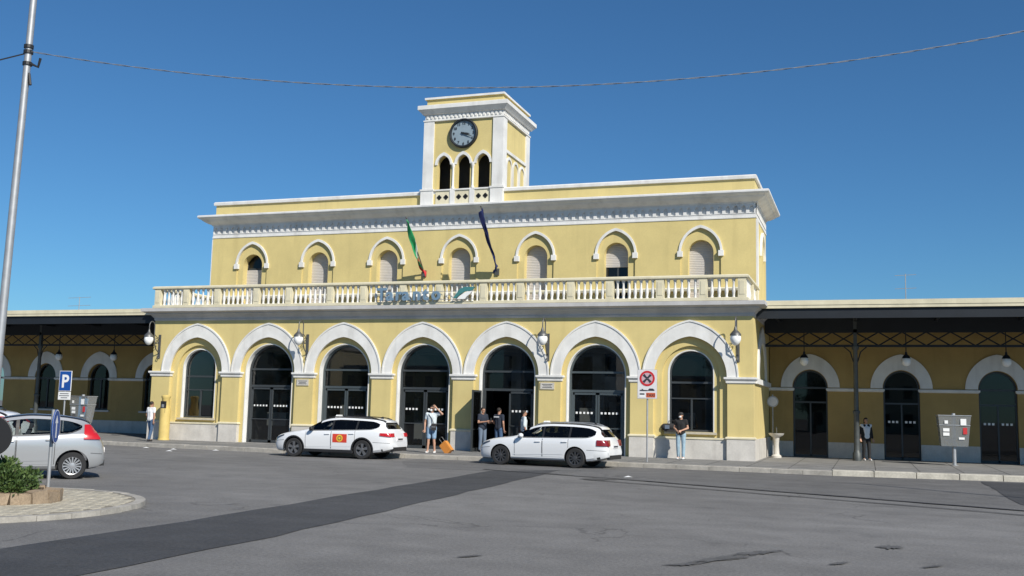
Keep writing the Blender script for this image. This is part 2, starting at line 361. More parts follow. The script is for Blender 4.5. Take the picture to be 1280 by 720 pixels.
# ================================================================ GROUND
g = MB(); g.add([(-1500,-1500,0),(1500,-1500,0),(1500,1500,0),(-1500,1500,0)], [(0,1,2,3)])
ground = struct(g.build('ground', 'asphalt'))
def sheet(name, poly, z, m, n=None):
    b = MB(); b.add([(x,y,z) for x,y in poly], [tuple(range(len(poly)))]); return struct(b.build(name, m))
def jag(p, q, step, amp):                      # ragged line between two points
    L = math.dist(p, q); n = max(2, int(L/step)); out = []
    for i in range(n):
        t = i/n; out.append((p[0]+(q[0]-p[0])*t+random.uniform(-amp,amp), p[1]+(q[1]-p[1])*t+random.uniform(-amp,amp)))
    return out
KP = [(-45,-4.0),(-13,-4.0),(-4,-4.9),(10,-4.9),(16.6,-5.2),(32,-3.0),(60,-3.0)]     # foot of the kerb
def kerb_y(x):
    for (a, b), (c, d) in zip(KP, KP[1:]):
        if x <= c: return b+(d-b)*(x-a)/(c-a)
    return KP[-1][1]
# darker lane resurfaced along the kerb, ending at the thin dark line
lane = [(x, kerb_y(x)+0.02) for x in (2.2,6,10,14,16.6,20,26,34)]
low = jag((34,-22.0),(20.69,-15.95),1.2,.03)+jag((20.69,-15.95),(8.85,-10.3),.9,.03)+jag((8.85,-10.3),(4.2,-10.4),.5,.08)+jag((4.2,-10.4),(2.2,-6.2),.5,.1)
sheet('resurfaced_lane', lane+low, 0.004, 'asphalt_mid')
sheet('asphalt_trench_strip', jag((7.75,-62),(7.75,-26),1.5,.03)+jag((7.75,-26),(6.95,-10.3),1.0,.05)+jag((6.95,-10.3),(8.6,-8.4),.4,.05)+jag((8.6,-8.4),(9.0,-14),.8,.04)+jag((9.0,-14),(9.9,-27),1,.05)+jag((9.9,-27),(9.9,-62),1.5,.03), 0.008, 'asphalt_new')
sheet('dark_asphalt_patch', [(20.9,-5.2)]+jag((20.9,-5.2),(20.8,-14.9),.8,.05)+[(21.4,-16),(30,-19.5),(34,-3.8)], 0.012, 'asphalt_new')
def strip(name, pts, wd, z, m):
    b = MB(); L = []; Rr = []
    for i, p in enumerate(pts):
        a, c = pts[max(i-1,0)], pts[min(i+1,len(pts)-1)]; d = Vector((c[0]-a[0], c[1]-a[1])).normalized(); h = wd/2*random.uniform(.8,1.2)
        L.append((p[0]-d.y*h, p[1]+d.x*h, z)); Rr.append((p[0]+d.y*h, p[1]-d.x*h, z))
    n = len(pts); b.add(L+Rr, [(i,i+n,i+n+1,i+1) for i in range(n-1)]); return struct(b.build(name, m))
strip('dark_road_line', jag((6.5,-9.75),(11.1,-11.5),.5,.03)+jag((11.1,-11.5),(20.69,-15.9),.6,.03)+jag((20.69,-15.9),(36,-23),.8,.03), .15, 0.016, 'road_line')  # thin dark strips laid across the road surface
strip('dark_road_line', jag((10.4,-12.3),(20.54,-17.0),.6,.03)+jag((20.54,-17.0),(36,-24.1),.8,.03), .10, 0.016, 'road_line')
def blot(cx, cy, a, b_, ang, n=70, rag=.45, name='wet_stain'):
    pts = []
    for i in range(n):
        t = 2*math.pi*i/n; k = 1+random.uniform(-rag,rag); x, y = a*k*math.cos(t), b_*k*math.sin(t)
        pts.append((cx+x*math.cos(ang)-y*math.sin(ang), cy+x*math.sin(ang)+y*math.cos(ang)))
    sheet(name, pts, 0.013+random.random()*.002, 'stain')
blot(15.9,-26.2,.12,.55,-.5); blot(16.25,-25.4,.10,.45,-.6); blot(15.55,-26.9,.08,.25,-.7)
blot(17.95,-23.8,.14,.22,-.4); blot(17.3,-25.9,.06,.2,-.5); blot(10.7,-11.9,.35,.5,-.5); blot(13.0,-27.5,.05,.2,-.6); blot(18.4,-25.6,.05,.2,-.6)
# small litter on the tarmac by the kerb
for x, y in ((-9.6,-5.2),(-8.0,-5.6),(-7.2,-6.9),(11.2,-10.5),(-6.4,-5.1)):
    b = MB(); p = [(random.uniform(-.12,.12), random.uniform(-.12,.12)) for _ in range(3)]
    b.add([(x-.12,y-.05,.006),(x+.10,y-.07,.02),(x+.13,y+.06,.006),(x,y+.02,.05),(x-.1,y+.08,.012)], [(0,1,3),(1,2,3),(2,4,3),(4,0,3)])
    tag(b.build('paper_scrap','sticker'), 'small white scrap of paper lying on the tarmac near the kerb', 'litter', 'paper scraps on the tarmac')

# pavement with its kerbstones
KW = 0.30
pv = MB()
xs = [-45,-13,-4,10,16.6,32,60]
for a, c in zip(xs, xs[1:]):
    pv.add([(a,kerb_y(a)+KW,.15),(c,kerb_y(c)+KW,.15),(c,8,.15),(a,8,.15)], [(0,1,2,3)])
    pv.add([(a,kerb_y(a)+KW,-.05),(c,kerb_y(c)+KW,-.05),(c,kerb_y(c)+KW,.15),(a,kerb_y(a)+KW,.15)], [(0,1,2,3)])
pavement = struct(pv.build('pavement', 'pave'))
x = -32.0; kcache = {}
while x < 33:
    pale = x >= 16.5; L = random.choice((0.9,1.0,1.1)) if not pale else 1.25
    y = kerb_y(x+L/2); ang = math.atan2(kerb_y(x+L)-kerb_y(x), L); key = (L, pale)
    if key not in kcache:
        b = MB(); b.bbox(-L/2+.006, L/2-.006, 0.0, KW-.004 if not pale else KW+.22, -.05, .158 if not pale else .185, .018); kcache[key] = b.mesh('kerbstone', 'kerb_pale' if pale else 'kerb')
    o = obj('kerbstone', kcache[key], pavement, (x+L/2, y+random.uniform(-.008,.008), random.uniform(-.006,.006)), ang); x += L
# broad paving joints across the pavement
pj = MB()
for i in range(44):
    x = -28+i*1.35; pj.box(x, x+.018, kerb_y(x)+KW+.02, -.2 if abs(x) < 13.7 else 6.3, .1515, .1535)
for y in (-3.6,-2.4,-1.2): pj.box(-12.5, 32, y, y+.018, .1515, .1535)
o = pj.build('paving_joint', 'kerb', pavement); o['kind'] = 'stuff'; o.data.materials[0] = M['dark_in']

# ================================================================ STATION, MAIN BLOCK
A = 3.75; X1 = 13.65; ZS = 3.30
bays = [(i-3)*A for i in range(7)]; WINB = (0, 6)
st = thing('station_building', 'yellow two-storey station block with seven white arches and central clock tower', 'building', (0,0,.15))
DZ = -.15
def P(name, mb, m, parent=None, smooth=None, rel=None):
    """a part of the station: geometry given in world coordinates"""
    o = mb.build(name, m, parent or st, smooth)
    if parent is None: o.location.z = DZ
    return o
fwall = MB()
edges_x = [-X1]+[(i-2.5)*A for i in range(6)]+[X1]
for i, xc in enumerate(bays):
    fwall.plate(edges_x[i], edges_x[i+1], .15, 5.85, xc, 1.42, ZS, 1.55, .15, 0.0, .16, n=26)
fwall.box(-X1, -X1+.3, .002, 13, .15, 5.85); fwall.box(X1-.3, X1, .002, 13, .15, 5.85); fwall.box(-X1, X1, 12.7, 13.002, .15, 6.0)
P('ground_storey_wall', fwall, 'yellow')
# recesses
for i, xc in enumerate(bays):
    b = MB()
    if i in WINB:
        b.plate(xc-1.6, xc+1.6, .15, 5.0, xc, 1.12, 3.3, 1.18, .15, .16, .27, n=24)
        b.plate(xc-1.3, xc+1.3, .15, 4.8, xc, .86, 3.42, .87, 1.17, .27, .60, n=24)
    else:
        b.plate(xc-1.6, xc+1.6, .15, 5.0, xc, 1.18, 3.3, 1.22, .15, .16, .34, n=24)
    P('arch_recess', b, 'yellow')
    b = MB()
    if i in WINB: b.ring(xc, 3.42, .90, .91, .855, .865, .262, .59, n=28, zlow=1.17)
    else: b.ring(xc, 3.3, 1.215, 1.255, 1.172, 1.212, .152, .52, n=28, zlow=.15)
    P('opening_surround', b, 'white', smooth=40)
    b = MB(); b.ring(xc, 3.27, 1.79, 2.13, 1.41, 1.56, -.05, .05, n=40)
    o = P('archivolt', b, 'white', smooth=35)
    b = MB(); b.ring(xc, 3.27, 1.85, 2.20, 1.79, 2.13, -.08, .02, n=40); b.build('hood_moulding', 'white', o, 35)
# piers: imposts and plinths
for k in range(8):
    xc = (k-3.5)*A; a = -X1 if k == 0 else xc-.455; c = X1 if k == 7 else xc+.455
    b = MB(); b.mould(a, c, 0.0, .35, [(0.0,3.02),(.05,3.06),(.05,3.12),(.12,3.20),(.12,3.27),(0,3.28)])
    P('impost', b, 'white' if k % 7 else 'white', smooth=30)
    b = MB(); b.box(a-.05 if k == 0 else a-.02, c+.05 if k == 7 else c+.02, -.05, .40, .15, .93)
    o = P('pier_plinth', b, 'plinth')
    b = MB(); b.mould(a-.02, c+.02, -.03, .3, [(.02,.93),(.05,.95),(.05,1.0),(0,1.03)]); b.add([(a-.02,-.03,1.03),(c+.02,-.03,1.03),(c+.02,.2,1.03),(a-.02,.2,1.03)],[(0,1,2,3)])
    b.build('plinth_cap', 'cream', o)
for i in WINB:
    xc = bays[i]; b = MB(); b.box(xc-1.41, xc+1.41, .08, .30, .15, .90)
    o = P('pier_plinth', b, 'plinth')
    b = MB(); b.box(xc-1.415, xc+1.415, .05, .30, .90, .97); b.build('plinth_cap', 'cream', o)
    b = MB(); b.box(xc-1.0, xc+1.0, .12, .60, 1.08, 1.165); P('window_sill', b, 'marble')
# side arches on the return walls (right flank seen edge-on)
for sx in (1, -1):
    b = MB(); b.ring(0, 3.27, 1.80, 2.16, 1.40, 1.53, -.07, .02, n=32)
    o = P('flank_archivolt', b, 'white', smooth=35); o.rotation_euler[2] = sx*math.pi/2; o.location = (sx*X1, 3.1, DZ)
    b = MB(); b.box(min(sx*X1, sx*(X1+.10)), max(sx*X1, sx*(X1+.10)), .4, 6.4, 3.06, 3.26); P('flank_impost', b, 'white')
    b = MB(); b.box(min(sx*X1, sx*(X1+.05)), max(sx*X1, sx*(X1+.05)), .42, 6.4, .15, .95); P('flank_plinth', b, 'plinth')

# glazed doors and windows ------------------------------------------------
def dots(parent, xs_, z, y, r=.045):
    for x in xs_:
        b = MB(); b.box(-r, r, -.004, 0, -r, r); o = b.build('sticker_dot', 'sticker', parent, loc=(x, y, z))
def bars(mb, y, lst, d=.06):
    for x0, x1, z0, z1 in lst: mb.box(x0, x1, y-d/2, y+d/2, z0, z1)
YG = .50
for i, xc in enumerate(bays):
    if i in WINB:
        fr = MB(); fr.ring(xc, 3.42, .86, .87, .79, .80, YG-.06, YG+.02, zlow=1.17)
        bars(fr, YG-.02, [(xc-.8,xc+.8,1.17,1.25),(xc-.8,xc+.8,3.02,3.10),(xc-.8,xc+.8,2.42,2.47),(xc-.035,xc+.035,1.25,2.42)])
        o = P('window', fr, 'frame')
        gp = MB(); pts = [(xc-.80,1.2)]+[(xc-.80*math.cos(math.pi*j/20), arch_z(-.80*math.cos(math.pi*j/20),.80,3.42,.81)) for j in range(21)]+[(xc+.80,1.2)]
        gp.add([(x,YG,z) for x,z in pts], [tuple(range(len(pts)))]); gp.build('pane', 'glass', o)
    else:
        fr = MB(); fr.ring(xc, 3.3, 1.175, 1.215, 1.09, 1.13, YG-.08, YG+.02, zlow=.15)
        bars(fr, YG-.03, [(xc-1.1,xc+1.1,3.38,3.46),(xc-1.1,xc+1.1,2.62,2.72),(xc-1.1,xc-1.02,.15,2.62),(xc+1.02,xc+1.1,.15,2.62)])
        o = P('glazed_door', fr, 'frame_lt' if i in (2,5) else 'frame')
        gp = MB(); pts = [(xc-1.1,2.72)]+[(xc-1.1*math.cos(math.pi*j/20), arch_z(-1.1*math.cos(math.pi*j/20),1.1,3.3,1.14)) for j in range(21)]+[(xc+1.1,2.72)]
        gp.add([(x,YG,z) for x,z in pts], [tuple(range(len(pts)))]); gp.build('fanlight_pane', 'glass', o)
        for s_ in (-1, 1):
            if i == 4 and s_ == -1: continue
            a, c = (xc-1.02, xc-.01) if s_ < 0 else (xc+.01, xc+1.02)
            d = MB(); bars(d, YG-.03, [(a,a+.07,.16,2.6),(c-.07,c,.16,2.6),(a,c,2.52,2.6),(a,c,.16,.28)])
            d.box(a+.07, c-.07, YG-.09, YG-.06, 1.18, 1.22)
            lf = d.build('door_leaf', 'frame_lt' if i in (2,5) else 'frame', o)
            gp = MB(); gp.add([(a+.06,YG-.02,.2),(c-.06,YG-.02,.2),(c-.06,YG-.02,2.55),(a+.06,YG-.02,2.55)], [(0,1,2,3)]); gp.build('pane', 'glass', o)
            n = 5 if i != 3 else (4 if s_ < 0 else 5)
            dots(o, [a+.16+.155*k for k in range(n)], 1.80, YG-.032, .040 if s_ > 0 or i in (2,3,5) else .036)
# leaf standing open at right angles, hinged on the left jamb of the fifth arch
d = MB(); hx = bays[4]-1.10
for z0, z1, y0, y1 in ((.17,2.62,-.88,-.80),(.17,2.62,.02,.10),(2.54,2.62,-.80,.02),(.17,.30,-.80,.02),(1.02,1.06,-.80,.02)): d.box(hx-.03, hx+.03, y0, y1, z0, z1)
lf = d.build('open_door_leaf', 'frame', st); lf.location.z = DZ
gp = MB(); gp.box(hx-.006, hx+.006, -.80, .02, .30, 2.54); gp.build('pane', 'glass', lf)

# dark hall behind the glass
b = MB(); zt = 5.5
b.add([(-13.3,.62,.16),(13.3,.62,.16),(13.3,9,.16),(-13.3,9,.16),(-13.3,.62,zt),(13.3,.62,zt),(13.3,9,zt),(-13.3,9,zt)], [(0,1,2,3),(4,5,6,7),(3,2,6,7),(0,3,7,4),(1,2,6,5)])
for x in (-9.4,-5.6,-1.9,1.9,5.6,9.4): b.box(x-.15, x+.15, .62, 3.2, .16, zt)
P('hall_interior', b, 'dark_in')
b = MB()
for x in (-8.2,-4.5,-.6,3.2,6.4): b.box(x, x+1.3, 6.9, 7.2, .17, 2.3)
P('hall_counter', b, 'steel')
for x, y, r_ in ((-6.6,2.6,.22),(-3.0,3.0,.22),(.45,2.4,.22),(3.35,2.7,.22),(4.6,3.6,.25),(7.1,2.4,.26),(8.3,3.4,.22),(11.7,2.5,.2),(-10.8,2.4,.2)):
    b = MB(); b.box(x-r_, x+r_, y-r_, y+r_, .16, 4.6); P('hall_column', b, 'pale_in')
for x, z0, z1, wd in ((-7.9,.9,1.5,.5),(-4.3,.3,1.9,.35),(-.6,.5,1.3,.4),(6.9,1.2,2.0,.45),(8.0,2.5,3.3,.5),(10.9,1.3,1.9,.3)):
    b = MB(); b.box(x-wd, x+wd, 1.6, 1.75, z0, z1); P('notice_stand', b, 'pale_in')
b = MB()
for y in (2.0,4.2): b.box(-13.2, 13.2, y, y+.25, 4.3, 4.6)
P('hall_beam', b, 'pale_in')

# balcony -----------------------------------------------------------------
BX = 13.62; YB = -.55
b = MB(); b.mould(-13.45, 13.45, .2, 12.5, [(.20,5.60),(.24,5.66),(.24,5.72),(.34,5.84),(.44,5.90),(.44,5.94),(.62,5.985),(.68,6.0),(.68,6.14),(.62,6.16),(-1,6.165)])
P('balcony_cornice', b, 'grey_trim', smooth=25)
b = MB(); b.box(-13.3, 13.3, .0, 12.4, 6.0, 6.17); P('terrace_floor', b, 'roof')
y0 = -.40
b = MB(); b.mould(-13.38, 13.38, y0+.10, 3.6, [(.14,6.165),(.14,6.27),(.10,6.29),(-.10,6.29),(-.12,6.165)])
P('balustrade_base', b, 'cream')
b = MB(); b.mould(-13.38, 13.38, y0+.10, 3.6, [(-.14,7.02),(.14,7.02),(.17,7.05),(.17,7.12),(.12,7.16),(-.12,7.16),(-.17,7.10),(-.14,7.02)])
P('balustrade_rail', b, 'cream')
bal = MB(); bal.lathe([(.06,6.29),(.06,6.33),(.045,6.36),(.06,6.45),(.074,6.53),(.06,6.63),(.042,6.76),(.04,6.86),(.06,6.92),(.055,6.95),(.085,7.0),(.09,7.02)], n=8)
balme = bal.mesh('baluster', 'white'); smooth_mesh(balme, 50)
ped = MB(); ped.box(-.155,.155,-.12,.12,6.285,7.025); ped.box(-.10,.10,-.135,-.11,6.40,6.92); pedme = ped.mesh('balustrade_pedestal', 'cream')
yl = y0+.10
peds = [-13.28,-11.72,-10.05,-8.0,-6.35,-4.3,-2.68,-.82,.85,2.82,4.42,6.55,8.15,10.15,11.82,13.28]
def run(a, c, y=None, xfix=None):
    L = c-a-.36; n = max(1, round(L/.245)); 
    for k in range(n):
        t = a+.18+L*(k+.5)/n
        obj('baluster', balme, st, (t, y, DZ) if y is not None else (xfix, t, DZ))
for k, x in enumerate(peds):
    obj('balustrade_pedestal', pedme, st, (x, yl, DZ))
    if k+1 < len(peds): run(x, peds[k+1], y=yl)
for sx in (-1, 1):
    for a, c in ((yl,1.55),(1.55,3.45)):
        run(a, c, xfix=sx*13.38)
        obj('balustrade_pedestal', pedme, st, (sx*13.38, c, DZ), math.pi/2)

# upper storey ------------------------------------------------------------
YU = 3.72; UB = 8.2; XU = 13.40; SP = 3.69
ub = [(i-3)*SP+.02 for i in range(7)]
uw = MB(); ue = [-XU]+[(i-2.5)*SP for i in range(6)]+[XU]
for i, xc in enumerate(ub):
    uw.plate(ue[i], ue[i+1], 6.1, 10.15, xc, .86, 8.72, 1.05, 6.1, YU, YU+.07, n=20)
uw.box(-XU, -XU+.3, YU+.002, UB, 6.1, 10.15); uw.box(XU-.3, XU, YU+.002, UB, 6.1, 10.15)
P('upper_storey_wall', uw, 'yellow')
for i, xc in enumerate(ub):
    b = MB(); b.plate(xc-1.0, xc+1.0, 6.1, 10.0, xc, .54, 8.70, .55, 6.2, YU+.07, YU+.55, n=18); P('window_recess', b, 'yellow')
    b = MB(); b.ring(xc, 8.72, .93, 1.16, .835, 1.035, YU-.06, YU+.05, n=28); o = P('pointed_hood', b, 'white', smooth=35)
    for s_ in (-1, 1):
        b = MB(); b.box(xc+s_*.87-.11, xc+s_*.87+.11, YU-.10, YU+.06, 8.52, 8.76); b.build('label_stop', 'white', o)
    ys = YU+.44
    zlo = {0:(6.2,8.62), 5:(8.2,9.3)}.get(i, (6.45 if i in (1,5) else 6.25, 9.3))
    if i == 0: zlo = (6.25, 8.45)
    s_ = MB(); z = zlo[0]; n = int((zlo[1]-zlo[0])/.075)
    for k in range(n+1):
        z0 = zlo[0]+k*.075
        s_.add([(xc-.56,ys,z0),(xc+.56,ys,z0),(xc+.56,ys-.018,z0+.055),(xc-.56,ys-.018,z0+.055),(xc+.56,ys,z0+.075),(xc-.56,ys,z0+.075)], [(0,1,2,3),(3,2,4,5)])
    fr = MB(); bars(fr, ys+.06, [(xc-.56,xc-.48,6.2,9.3),(xc+.48,xc+.56,6.2,9.3),(xc-.04,xc+.04,6.2,8.6),(xc-.56,xc+.56,8.5,8.6)])
    w_ = P('window', fr, 'frame')
    s_.build('roller_shutter', 'shutter', w_)
    gp = MB(); gp.add([(xc-.56,ys+.06,6.2),(xc+.56,ys+.06,6.2),(xc+.56,ys+.06,9.3),(xc-.56,ys+.06,9.3)],[(0,1,2,3)]); gp.build('pane', 'glass', w_)
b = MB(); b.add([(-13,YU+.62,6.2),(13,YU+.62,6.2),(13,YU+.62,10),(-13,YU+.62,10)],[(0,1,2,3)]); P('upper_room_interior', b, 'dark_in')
# main cornice with its row of little arched niches
b = MB(); b.mould(-XU, XU, YU, UB, [(0,10.10),(.03,10.11),(.03,10.17),(.015,10.18),(.015,10.30),(-.05,10.30),(-.05,10.74),(.06,10.74),(.08,10.79),(.20,10.83),(.32,10.90),(.42,10.97),(.44,11.0),(.56,11.06),(.60,11.11),(.60,11.18),(.56,11.21),(0,11.27)])
P('main_cornice', b, 'cornice', smooth=25)
nch = MB(); nch.plate(-.165, .165, 10.30, 10.74, 0, .095, 10.50, .15, 10.32, -.035, .06, n=8); nme = nch.mesh('cornice_niche', 'cornice')
nn = 81
for k in range(nn): obj('cornice_niche', nme, st, (-XU+(k+.5)*2*XU/nn, YU, DZ))
for k in range(13): obj('cornice_niche', nme, st, (XU, YU+.17+k*.33, DZ), math.pi/2)
b = MB(); b.mould(-XU+.05, XU-.05, YU+.05, UB-.05, [(0,11.2),(0,11.80)]); P('parapet', b, 'yellow')
b = MB(); b.mould(-XU+.05, XU-.05, YU+.05, UB-.05, [(0,11.79),(.09,11.80),(.10,11.92),(.05,11.97),(-.25,11.98),(-.25,11.2)]); P('parapet_coping', b, 'white')
b = MB(); b.box(-13.2, 13.2, YU+.2, UB-.1, 11.1, 11.25); P('flat_roof', b, 'roof')
# white corner pilaster on the right flank of the upper storey
for sx in (-1, 1):
    b = MB(); b.box(min(sx*XU,sx*(XU+.06)), max(sx*XU,sx*(XU+.06)), YU+.01, YU+.55, 6.17, 10.06); P('corner_pilaster', b, 'white')
    for yy in (6.2,):
        b = MB(); b.ring(0, 8.72, .94, 1.17, .80, 1.0, -.10, .04, n=24); o = P('pointed_hood', b, 'white', smooth=35); o.rotation_euler[2] = sx*math.pi/2; o.location = (sx*XU, yy, DZ)

# clock tower ---------------------------------------------------------------
TX, TW = .08, 1.93; TY0, TY1 = 3.72-.04, 7.45; x0, x1 = TX-TW, TX+TW
tb = MB()
oc = [TX-.95, TX+.03, TX+1.01]; e = [x0, TX-.46, TX+.52, x1]
for k, xc in enumerate(oc):
    tb.plate(e[k], e[k+1], 11.2, 15.75, xc, .345, 13.18, .46, 12.0, TY0, TY0+.35, n=12)
tb.box(x0, x0+.3, TY0+.002, TY1, 11.2, 15.75); tb.box(x1-.3, x1, TY0+.002, TY1, 11.2, 15.75); tb.box(x0, x1, TY1-.3, TY1+.002, 11.2, 15.75)
tower = P('clock_tower', tb, 'yellow')
T = lambda name, mb, m, sm=None: mb.build(name, m, tower, sm)
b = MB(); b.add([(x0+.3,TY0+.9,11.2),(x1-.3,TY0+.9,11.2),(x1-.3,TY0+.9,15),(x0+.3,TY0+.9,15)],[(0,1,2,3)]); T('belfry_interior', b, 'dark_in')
for cx, cy in ((x0,TY0),(x1,TY0),(x1,TY1),(x0,TY1)):
    sx = 1 if cx > TX else -1; sy = -1 if cy == TY0 else 1
    b = MB(); a, c = sorted((cx+sx*.07, cx-sx*.45)); d, f = sorted((cy+sy*.07, cy-sy*.45)); b.box(a, c, d, f, 12.0, 15.34)
    T('corner_pilaster', b, 'white')
    b = MB(); a, c = sorted((cx+sx*.12, cx-sx*.50)); d, f = sorted((cy+sy*.12, cy-sy*.50)); b.box(a, c, d, f, 11.25, 11.95); b.box(a-.03, c+.03, d-.03, f+.03, 11.95, 12.03); T('pilaster_pedestal', b, 'white')
for k, xc in enumerate(oc):
    b = MB(); b.ring(xc, 13.18, .44, .60, .335, .445, TY0-.06, TY0+.05, n=18); T('belfry_hood', b, 'white', 35)
    b = MB()
    if k < 2:
        xm = xc+.49; b.lathe([(.075,12.0),(.075,12.1),(.05,12.14),(.05,13.0),(.06,13.03),(.09,13.12),(.09,13.2)], (xm,TY0-.02,0), 10); b.box(xm-.10, xm+.10, TY0-.08, TY0+.06, 13.16, 13.24); b.box(xm-.12, xm+.12, TY0-.08, TY0+.02, 11.3, 12.02); T('belfry_column', b, 'white', 40)
    # pierced parapet panel
    b = MB(); b.box(xc-.36, xc+.36, TY0-.04, TY0+.02, 11.30, 11.93); o = T('pierced_panel', b, 'cream')
    b = MB(); b.box(xc-.40, xc+.40, TY0-.09, TY0+.04, 11.935, 12.0); T('panel_rail', b, 'white')
    for dx in (-.17, .17):
        b = MB()
        for q in range(4):
            a = q*math.pi/2; b.lathe([(.062,-.006),(.062,.0)], (xc+dx+.062*math.cos(a), TY0-.045, 11.62+.062*math.sin(a)), 10, 'y')
        T('quatrefoil_opening', b, 'black')
# flank: string and blind arches
b = MB(); b.box(x1, x1+.07, TY0+.46, TY1-.46, 13.72, 13.86); T('flank_string', b, 'white')
for k in range(3):
    b = MB(); b.ring(0, 13.1, .42, .50, .33, .38, -.06, .02, n=16, zlow=12.03); o = T('blind_arch', b, 'white', 35); o.rotation_euler[2] = math.pi/2; o.location = (x1, TY0+.93+.94*k, 0)
b = MB(); b.mould(x0, x1, TY0, TY1, [(0,15.28),(.10,15.30),(.10,15.36),(.03,15.36),(.03,15.62),(.14,15.64),(.18,15.70),(.28,15.80),(.32,15.84),(.32,16.02),(.29,16.04),(0,16.08)]); T('tower_cornice', b, 'white', 25)
dn = MB(); dn.box(-.05, .05, -.07, 0, 15.44, 15.63); dme = dn.mesh('dentil', 'white')
for k in range(19): obj('dentil', dme, tower, (x0+.10+k*(2*TW-.2)/18, TY0, 0))
for k in range(19): obj('dentil', dme, tower, (x1, TY0+.1+k*(TY1-TY0-.2)/18, 0), math.pi/2)
b = MB(); b.mould(x0, x1, TY0, TY1, [(-.02,16.04),(-.02,16.36),(.06,16.37),(.06,16.46),(-.2,16.48)]); b.box(x0+.1,x1-.1,TY0+.1,TY1-.1,16.2,16.44); o = T('tower_parapet', b, 'yellow')
b = MB(); b.mould(x0, x1, TY0, TY1, [(.0,16.37),(.075,16.375),(.075,16.47),(-.25,16.49)]); b.build('c', 'white', tower).name = 'tower_coping'

# ---- clock on the tower
clk = thing('tower_clock', 'round grey-blue clock face with dark rim on the tower front', 'clock', (TX+.03, TY0-.02, 14.62))
b = MB(); b.lathe([(.60,-.02),(.60,-.14),(.66,-.16),(.70,-.12),(.70,.03),(.6,.03)], n=40, axis='y', cap=False); b.build('rim', 'iron', clk, 40)
b = MB(); b.lathe([(.61,-.06),(.61,.0)], n=40, axis='y'); b.build('face', 'clockface', clk)
for h in range(1, 13):
    a = R(90-30*h); me = text_mesh(str(h), .17, .006, 'ink', .006); obj('numeral', me, clk, (.49*math.cos(a), -.072, .49*math.sin(a)-.06))
def hand(name, ang, L, wd, y):
    b = MB(); b.prism([(-wd,-.12),(wd,-.12),(wd*1.2,L*.55),(0,L),(-wd*1.2,L*.55)], y-.012, y); o = b.build(name, 'black', clk); o.rotation_euler[1] = ang
hand('hour_hand', R(98), .34, .03, -.09); hand('minute_hand', R(112), .50, .022, -.11)
b = MB(); b.lathe([(.045,-.13),(.045,-.06)], n=12, axis='y'); b.build('hand_boss', 'black', clk)
